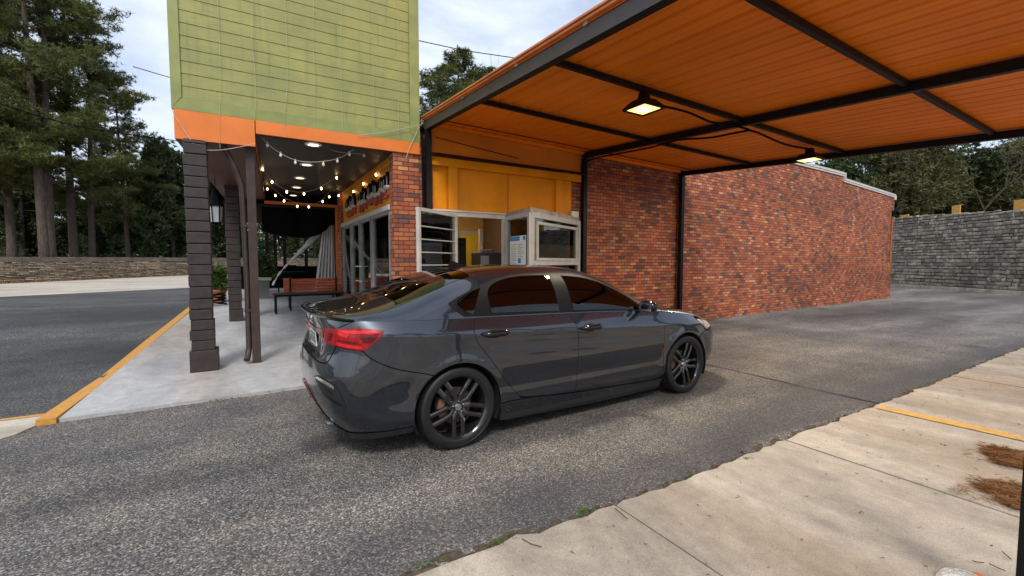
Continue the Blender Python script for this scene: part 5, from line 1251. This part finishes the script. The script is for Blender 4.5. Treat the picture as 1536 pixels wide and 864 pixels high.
# rear quarter, fender, bumpers, sills
lampT=crv([(.100,.962),(.268,.967),(.389,.961),(.484,.945)],4); lampB=crv([(.484,.945),(.448,.895),(.392,.843),(.338,.816)],3)
seamB=crv([(.338,.816),(.369,.784),(.399,.759),(.46,.723),(.543,.684),(.656,.648),(.76,.622),(.835,.597)],3)
for s in BOTH:
    panel('quarter_panel',lower,[(.283,bz(.283)),(.15,.975)]+lampT+lampB[1:]+seamB[1:-1]+arc(WR,126,-3,30)+[(1.43,.296),(1.60,.296)]+[(1.60,.315),(1.540,.358)][1:]+rdR[::-1][13:]+top(1.17,.32,14),CP,CAR,(s,),gap=G*.6,step=.028)
    panel('front_fender',lower,fdF[::-1]+[(3.352,.225)]+[(3.38,.222)]+arc(WF,195,52,30)+[(4.02,.625),(4.17,.655),(4.04,.715),(3.958,.785)]+top(3.93,3.33,10),CP,CAR,(s,),gap=G,step=.028)
    panel('sill',lower,[(1.385,.292),(1.60,.292),(1.75,.288),(1.93,.270),(2.18,.250),(2.495,.238),(2.862,.222),(3.24,.206),(3.372,.212),(3.385,.24),(3.40,.215),(3.36,.125),(2.6,.125),(1.8,.135),(1.47,.150),(1.42,.20)],CP,CAR,(s,),off=.006,step=.03)
    panel('sill_skirt',lower,[(1.45,.150),(2.6,.126),(3.38,.126),(3.37,.100),(2.6,.098),(1.47,.118)],SB,CAR,(s,),off=.004,step=.03)
    lampPoly=lampT+lampB[1:]+[(.252,.828),(.104,.845)]
    lo_=panel('tail_lamp',lower,lampPoly,RL,CAR,(s,),off=.006,step=.02)
    panel('lamp_segment',lower,[(.115,.950),(.30,.952),(.42,.944),(.455,.930),(.30,.930),(.20,.934)],RLb,lo_,(s,),off=.0085,step=.02)
    panel('lamp_segment',lower,[(.115,.925),(.225,.900),(.245,.925),(.12,.940)],RLb,lo_,(s,),off=.0085,step=.02)
    panel('lamp_segment',lower,[(.130,.890),(.24,.882),(.31,.868),(.335,.858),(.24,.866),(.130,.878)],RLd,lo_,(s,),off=.0085,step=.02)
    panel('lamp_segment',lower,[(.12,.872),(.24,.858),(.33,.846),(.345,.830),(.25,.836),(.115,.850)],RLb,lo_,(s,),off=.0085,step=.02)
    panel('lamp_segment',lower,[(.300,.920),(.37,.922),(.447,.915),(.425,.893),(.395,.868),(.345,.872),(.330,.895)],RLd,lo_,(s,),off=.0085,step=.02)
    lampI=[(.096,.960),(-.05,.948),(-.22,.930),(-.393,.914),(-.50,.912),(UMIN,.912),(UMIN,.880),(-.50,.880),(-.40,.878),(-.30,.850),(-.15,.842),(.0,.842),(.100,.845)]
    li=panel('tail_lamp',lower,lampI,RL,CAR,(s,),off=.005,step=.02)
    for a,b in (((-.03,.925),(.04,.87)),((-.20,.910),(-.13,.865))): panel('lamp_segment',lower,[(a[0],a[1]),(b[0],a[1]-.004),(b[0]-.015,b[1]),(a[0]+.01,b[1]+.004)],RLd,li,(s,),off=.0075,step=.02)
    panel('bumper_vent',lower,crv([(-.20,.585),(-.10,.612),(.03,.606),(.150,.575),(.195,.500),(.222,.415),(.15,.44),(.03,.485),(-.08,.530),(-.20,.585)],2)[:-1],UND,CAR,(s,),off=.0025,step=.02)
    panel('vent_blade',lower,[(-.02,.520),(.07,.500),(.175,.462),(.190,.440),(.08,.470),(-.01,.497)],GB,CAR,(s,),off=.006,step=.02)
    panel('vent_blade',lower,[(-.10,.565),(.03,.550),(.12,.528),(.115,.514),(.03,.535),(-.085,.548)],GB,CAR,(s,),off=.006,step=.02)
    panel('vent_trim',lower,[(-.18,.582),(-.10,.603),(.03,.597),(.135,.570),(.130,.552),(.03,.575),(-.09,.580)],CH,CAR,(s,),off=.006,step=.02)
    panel('headlamp',lower,[(3.965,.792),(4.13,.770),(4.47,.716),(4.60,.690),(4.55,.665),(4.292,.672),(4.176,.660),(4.045,.717)],lens_m('headlamp glass',(.30,.30,.30),(.75,.72,.68)),CAR,(s,),off=.004,step=.02)
    panel('window_surround',upper,crv([(1.10,.014),(1.04,.07),(.988,.165),(1.03,.205),(1.13,.262),(1.34,.365),(1.558,.447),(1.759,.478),(2.054,.486),(2.302,.478),(2.567,.437),(2.80,.370),(2.98,.295),(3.12,.20),(3.22,.10),(3.27,.010)],3)+[(2.2,.008),(1.3,.008)],DK,CAR,(s,),off=.0012,step=.028)
    panel('quarter_glass',upper,crv([(1.178,.028),(1.105,.075),(1.055,.168),(1.10,.215),(1.18,.262),(1.300,.312)],3),TG,CAR,(s,),off=.004,step=.02)
    # wing mirror
    WMr=empty('wing_mirror',(3.02,s*.80,.925)); WMr.parent=CAR
    MB().bar((0,0,0),(.02,s*.075,.045),.05,.022).build('mirror_arm',GB,WMr)
    m=MB(); m.lathe([(0,-.095),(.05,-.088),(.066,-.05),(.072,0),(.064,.05),(.045,.085),(0,.095)],20,Matrix.Translation((.035,s*.135,.062))@Matrix.Diagonal((.75,1,.85,1))@Matrix.Rotation(PI/2,4,'X')); m.build('mirror_shell',GB,WMr,smooth=True,ang=2)
    MB().box(-.012,-.008,s*.135-.07,s*.135+.07,.02,.10).build('mirror_glass',CH,WMr)
bump=[(UMIN,.700),(-.30,.700),(-.20,.697),(-.10,.697),(.0,.707),(.035,.735),(.063,.783),(.103,.840),(.252,.824)]+[(a+.0,b-.004) for a,b in seamB]+arc(WR,129,196,16)+[(.690,.228),(.5,.215),(.2,.205),(-.2,.215),(UMIN,.22)]
cent=lambda p,q:(UMIN if q[0]<=UMIN+1e-6 else p[0],p[1])
panel('rear_bumper',lower,bump,CP,CAR,BOTH,gap=G,step=.028,keep=cent)
panel('rear_diffuser',lower,[(UMIN,.435),(-.47,.430),(-.35,.405),(-.24,.355),(-.12,.270),(.0,.232),(.1,.220),(.5,.222),(.69,.235),(.68,.19),(.4,.17),(0,.165),(UMIN,.17)],SB,CAR,BOTH,off=.006,step=.03)
panel('diffuser_stripe',lower,[(UMIN,.458),(-.46,.452),(-.34,.432),(-.22,.388),(-.13,.320),(-.14,.308),(-.23,.368),(-.345,.414),(-.465,.436),(UMIN,.442)],plain('red stripe',(.55,.02,.03),.35),CAR,BOTH,off=.009,step=.02)
panel('trunk_lid',lower,[(UMIN,.706),(-.30,.706),(-.20,.703),(-.10,.703),(-.002,.713),(.028,.738),(.057,.785),(.098,.842),(.094,.962),(.145,.977),(.278,bz(.278))]+top(.25,UMIN,14),CP,CAR,BOTH,gap=G,step=.028,keep=cent)
fb=[(4.176,.650),(4.292,.660),(4.55,.655),(4.62,.69),(UMAX,.69),(UMAX,.18),(4.6,.18),(4.3,.17),(4.085,.20)]+arc(WF,-12,50,16)+[(4.02,.618)]
cf=lambda p,q:(UMAX if q[0]>=UMAX-1e-6 else p[0],p[1])
panel('front_bumper',lower,fb,CP,CAR,BOTH,gap=G,step=.03,keep=cf)
panel('front_lip',lower,[(4.12,.20),(4.4,.178),(UMAX,.185),(UMAX,.14),(4.4,.14),(4.12,.16)],SB,CAR,BOTH,off=.008,step=.03)
c1=lambda p,q:(p[0] if UMIN+1e-6<q[0]<UMAX-1e-6 else q[0],1.0 if q[1]>=.9999 else p[1])
dlo=crv([(1.10,.018),(1.045,.075),(.993,.165),(1.033,.20),(1.13,.257),(1.34,.360),(1.558,.442),(1.759,.473),(2.054,.481),(2.302,.473),(2.567,.432),(2.80,.365),(2.98,.290),(3.115,.196),(3.215,.097),(3.262,.014)],3)+[(2.2,.012),(1.3,.012)]
lidS=crv([(.283,.0),(.36,.085),(.47,.22),(.56,.32),(.615,.385)],3)
body=[*lidS[::-1]]+[(.6,.0),(1.2,.0),(2.0,.0),(2.8,.0),(3.36,.0)]+crv([(3.41,.10),(3.39,.20),(3.12,.41),(2.93,.52),(2.74,.61),(2.52,.675),(2.45,.75),(2.42,.87),(2.41,1.0)],3)+[(1.298,1.0)]+crv([(1.295,.8),(1.285,.60),(1.26,.535),(1.1,.482),(.925,.440),(.765,.425),(.66,.40)],3)
panel('body',upper,body,CP,CAR,BOTH,step=.03,hole=[dlo],keep=c1)
panel('rear_window',upper,[(.648,1.0),(1.29,1.0)]+crv([(1.287,.8),(1.277,.61),(1.25,.546),(1.1,.492),(.925,.450),(.765,.437),(.665,.412),(.640,.45),(.640,.60),(.645,.8)],3),TG,CAR,BOTH,off=-.002,step=.03)
wsh=panel('windscreen',upper,[(2.42,1.0),(3.40,1.0)]+crv([(3.41,.8),(3.43,.5),(3.42,.26),(3.385,.215),(3.12,.425),(2.93,.535),(2.745,.625),(2.53,.69),(2.46,.76),(2.43,.87)],3),TG,CAR,BOTH,off=-.002,step=.03)
panel('trunk_lid_top',upper,[(UMIN,1.0),(UMIN,.0)]+[(UMIN+(.278-UMIN)*i/12,.0) for i in range(1,13)]+[(a-.003,b+.002) for a,b in lidS[1:]]+[(.625,.45),(.632,.6),(.636,.8),(.638,1.0)],CP,CAR,BOTH,step=.03,keep=c1)
panel('hood',upper,[(3.415,1.0),(3.425,.8),(3.445,.5),(3.44,.24),(3.42,.10),(3.37,.006)]+[(3.5+.12*i,.004) for i in range(0,14)]+[(UMAX-.01,.004),(UMAX-.01,1.0)],CP,CAR,BOTH,step=.03,keep=c1)
# black lip along the rear edge of the lid
lp=MB(); V=[];F=[]; us_=[UMIN+(.27-UMIN)*i/26 for i in range(27)]
pr=[]
for s in (1,-1):
    for u_ in (us_[::-1] if s>0 else us_[1:]):
        p=lower(u_,bz(u_)); x,y,nx,ny=plan(u_); f_=1-sst(.02,.27,u_); e=.012+.030*f_
        cs=[(0.002,-.010),(e,.004+.010*f_),(e+.002,.009+.016*f_),(e-.012,.012+.020*f_),(-.035*f_-.004,.006+.004*f_),(-.02,-.006)]
        pr.append([(p[0]+nx*a,(p[1]+ny*a)*s,p[2]+b) for a,b in cs])
for r_ in pr: V+=r_
k=6
for i in range(len(pr)-1):
    for j in range(k): F.append((i*k+j,i*k+(j+1)%k,(i+1)*k+(j+1)%k,(i+1)*k+j))
lp.add(V,F); lp.build('spoiler_lip',GB,CAR,smooth=True,ang=.9)
# dark shell just inside the panels, floor and arch liners
for s in (-1,1):
    panel('inner_shell',lower,[(UMIN,.72),(-.2,.75),(0,.8),(.1,.90),(.2,.99)]+top(.3,3.9,20)+[(4.3,.70),(UMAX,.64),(UMAX,.2),(4.14,.2)]+arc(WF,-19,199,24,RA+.012)+[(3.37,.15),(1.44,.16)]+arc(WR,-24,204,24,RA+.012)+[(.6,.24),(UMIN,.24)],UND,CAR,(s,),off=-.014,step=.06)
uf=MB(); uf.box(.25,4.4,-.62,.62,.17,.22); uf.box(1.42,3.36,-.84,.84,.135,.19); uf.build('underbody',UND,CAR)
for c in (WR,WF):
    for s in (-1,1):
        li=MB()
        n=20; V=[]
        for i in range(n+1):
            a=R(-25+230*i/n)
            for y in (.875,.60): V.append((c[0]+(RA+.004)*math.cos(a),s*y,c[1]+(RA+.004)*math.sin(a)))
        li.add(V,[(2*i,2*i+1,2*i+3,2*i+2) for i in range(n)])
        V=[(c[0],s*.60,c[1])]+[(c[0]+(RA+.004)*math.cos(R(-25+230*i/n)),s*.60,c[1]+(RA+.004)*math.sin(R(-25+230*i/n))) for i in range(n+1)]
        li.add(V,[(0,i,i+1) for i in range(1,n+1)])
        li.build('arch_liner',UND,CAR)
# wheels
def wheel(cx,s,rot):
    Wh=empty('wheel',(cx,s*.775,.3165)); Wh.parent=CAR
    Mx=Matrix.Rotation(-PI/2*s*-1,4,'X')   # local +z of the profile points outward
    Mx=Matrix.Rotation(PI/2 if s<0 else -PI/2,4,'X')
    MB().lathe([(.232,-.105),(.255,-.112),(.290,-.113),(.306,-.104),(.3135,-.085),(.316,-.03),(.3165,0),(.316,.03),(.3135,.085),(.306,.104),(.292,.113),(.283,.1145),(.281,.1125),(.262,.114),(.252,.112),(.243,.109),(.238,.104)],56,Mx).build('tyre',RB,Wh,smooth=True,ang=.5)
    gr=MB()
    for k in range(4): 
        z=-.06+.04*k; gr.lathe([(.3158,z-.003),(.3172,z-.003),(.3172,z+.003),(.3158,z+.003)],56,Mx)
    gr.build('tread_groove',UND,Wh)
    rim=MB(); rim.lathe([(.238,.104),(.243,.107),(.244,.101),(.234,.094),(.226,.080),(.220,.02),(.216,-.06),(.232,-.10)],56,Mx)
    ri=rim.build('rim',RIM,Wh,smooth=True,ang=.5)
    sp=MB()
    for k in range(5):
        a=R(-90+72*k+rot)
        for o_ in (-1,1):
            Mk=Mx@Matrix.Rotation(a,4,'Z')
            # one arm of the twin spoke: inner end splayed, outer end parallel
            y0,y1=o_*.018,o_*.036; w=.0165
            P_=[(.045,y0*.9,.074),(.085,y1*.92,.086),(.150,y1,.090),(.226,y1*1.04,.086)]
            V=[]
            for i,(x,y,z) in enumerate(P_):
                ww=w*(1.25 if i in (0,) else (1.0 if i<3 else 1.12))
                for yy,zz in ((y-ww,z-.034),(y+ww,z-.034),(y+ww,z-.006),(y+ww*.45,z),(y-ww*.45,z),(y-ww,z-.006)): V.append(tuple(Mk@Vector((x,yy,zz))))
            F=[(5,4,3,2,1,0)]+[(i*6+j,i*6+(j+1)%6,(i+1)*6+(j+1)%6,(i+1)*6+j) for i in range(3) for j in range(6)]+[(18,19,20,21,22,23)]
            sp.add(V,F)
    sp.lathe([(0,.070),(.040,.074),(.060,.068),(.066,.04),(.05,.0)],30,Mx)
    sp.build('spoke',RIM,Wh)
    cp_=MB(); cp_.lathe([(0,.085),(.024,.084),(.028,.078),(.028,.07)],24,Mx); cp_.build('centre_cap',CH,Wh,smooth=True,ang=.5)
    lg=MB()
    for k in range(5):
        a=R(-54+72*k+rot); lg.lathe([(0,.084),(.006,.083),(.0085,.078),(.0085,.066)],8,Mx@Matrix.Translation((.045*math.cos(a),.045*math.sin(a),0)))
    lg.build('wheel_nut',CH,Wh,smooth=True,ang=.6)
    MB().lathe([(.0,.018),(.055,.018),(.060,.008),(.140,.008),(.140,-.012),(0,-.012)],40,Mx).build('brake_disc',plain('worn brake disc',(.16,.14,.13),.4,metal=.8),Wh,smooth=True,ang=.4)
    c=MB(); 
    V=[]
    for i in range(7):
        a=R(150+i*10)
        for r_,z in ((.095,-.03),(.150,-.03),(.150,.035),(.095,.035)): V.append(tuple(Mx@Vector((r_*math.cos(a),r_*math.sin(a),z))))
    c.add(V,[(i*4+j,i*4+(j+1)%4,(i+1)*4+(j+1)%4,(i+1)*4+j) for i in range(6) for j in range(4)]+[(3,2,1,0),(24,25,26,27)]).build('brake_caliper',plain('rusty caliper',(.22,.12,.07),.6),Wh)
for cx,s,rot in ((1.04,-1,0),(3.74,-1,14),(1.04,1,20),(3.74,1,40)): wheel(cx,s,rot)
# badge, plate, exhaust, antenna
p=lower(UMIN,.975); 
MB().lathe([(0,.010),(.045,.010),(.055,.004),(.055,-.004)],24,Matrix.Translation((p[0]-.002,0,p[2]-.0))@Matrix.Rotation(-PI/2+.1,4,'Y')@Matrix.Diagonal((.62,1.25,1,1))).build('badge',CH,CAR,smooth=True,ang=.5)
MB().lathe([(0,.0115),(.042,.0115)],24,Matrix.Translation((p[0]-.002,0,p[2]-.0))@Matrix.Rotation(-PI/2+.1,4,'Y')@Matrix.Diagonal((.62,1.25,1,1))).build('badge_field',GB,CAR)
p=lower(UMIN,.80)
PLT=empty('licence_plate',(p[0]-.006,0,.795)); PLT.parent=CAR; PLT.rotation_euler=(0,R(-4),0)
MB().box(-.004,0,-.155,.155,-.078,.078).build('plate_sheet',plain('white plate',(.72,.74,.72),.35,vary=.03),PLT,bevel=.002)
MB().box(-.0052,-.004,-.15,.15,.045,.070).build('plate_band',plain('green plate band',(.10,.25,.16),.4),PLT); MB().box(-.0052,-.004,-.15,.15,-.072,-.030).build('plate_band',plain('peach plate band',(.80,.40,.16),.4),PLT)
lt_=MB(); r=random.Random(4)
for k in range(6):
    y=-.12+.045*k; lt_.box(-.0054,-.004,y,y+.006,-.022,.038); lt_.box(-.0054,-.004,y+.018,y+.024,-.022,.038); lt_.box(-.0054,-.004,y,y+.024,.03,.038)
lt_.build('plate_digits',plain('dark green digits',(.03,.07,.06),.5),PLT)
for s in (-1,1):
    p=lower(-.16,.235); MB().lathe([(.030,-.02),(.033,.07),(.040,.07),(.040,-.02)],20,Matrix.Translation((p[0]+.03,s*(p[1]-.02),.235))@Matrix.Diagonal((1,1.5,.85,1))@Matrix.Rotation(-PI/2,4,'Y')).build('exhaust_tip',CH,CAR,smooth=True,ang=.5)
p=upper(1.42,1.0)
m=MB(); m.add([(1.34,-.018,p[2]-.006),(1.34,.018,p[2]-.006),(1.54,.020,p[2]+.008),(1.54,-.020,p[2]+.008),(1.365,0,p[2]+.055),(1.40,0,p[2]+.058)],[(0,4,1),(0,3,5,4),(1,4,5,2),(3,2,5)]); m.build('antenna',GB,CAR,smooth=True)
# interior seen dimly through the glass
IN=plain('charcoal seat cloth',(.035,.035,.037),.8)
def seat(x,y,w=.50,back=.62,name='seat'):
    m=MB(); m.box(x-.02,x+.50,y-w/2,y+w/2,.40,.55); 
    Mk=Matrix.Translation((x,y,.52))@Matrix.Rotation(R(-18),4,'Y'); m.box(-.13,.0,-w/2,w/2,0,back,Mk); 
    s=m.build(name,IN,CAR,bevel=.04)
    if w<1: MB().box(-.12,-.02,-.13,.13,back+.03,back+.20,Mk).build('head_restraint',IN,s,bevel=.03)
    return s
seat(2.15,-.37); seat(2.15,.37); seat(1.42,0,1.25,.60,'rear_seat')
MB().box(2.95,3.35,-.68,.68,.55,.93).build('dashboard',IN,CAR,bevel=.05)
MB().box(.72,1.45,-.62,.62,.98,1.03).build('parcel_shelf',IN,CAR); MB().box(1.42,3.3,-.74,.74,.22,.26).build('cabin_floor',UND,CAR)
m=MB(); m.tube([(2.78+.06*math.sin(a*PI/12),.37+.18*math.cos(a*PI/12),.86+.17*math.sin(a*PI/12)) for a in range(25)],.014,8); m.build('steering_wheel',GB,CAR,smooth=True)
for s in (-1,1): MB().add([(1.45,s*.80,.25),(3.3,s*.80,.25),(3.3,s*.775,.90),(1.45,s*.785,.95)],[(0,1,2,3)]).build('door_card',IN,CAR)
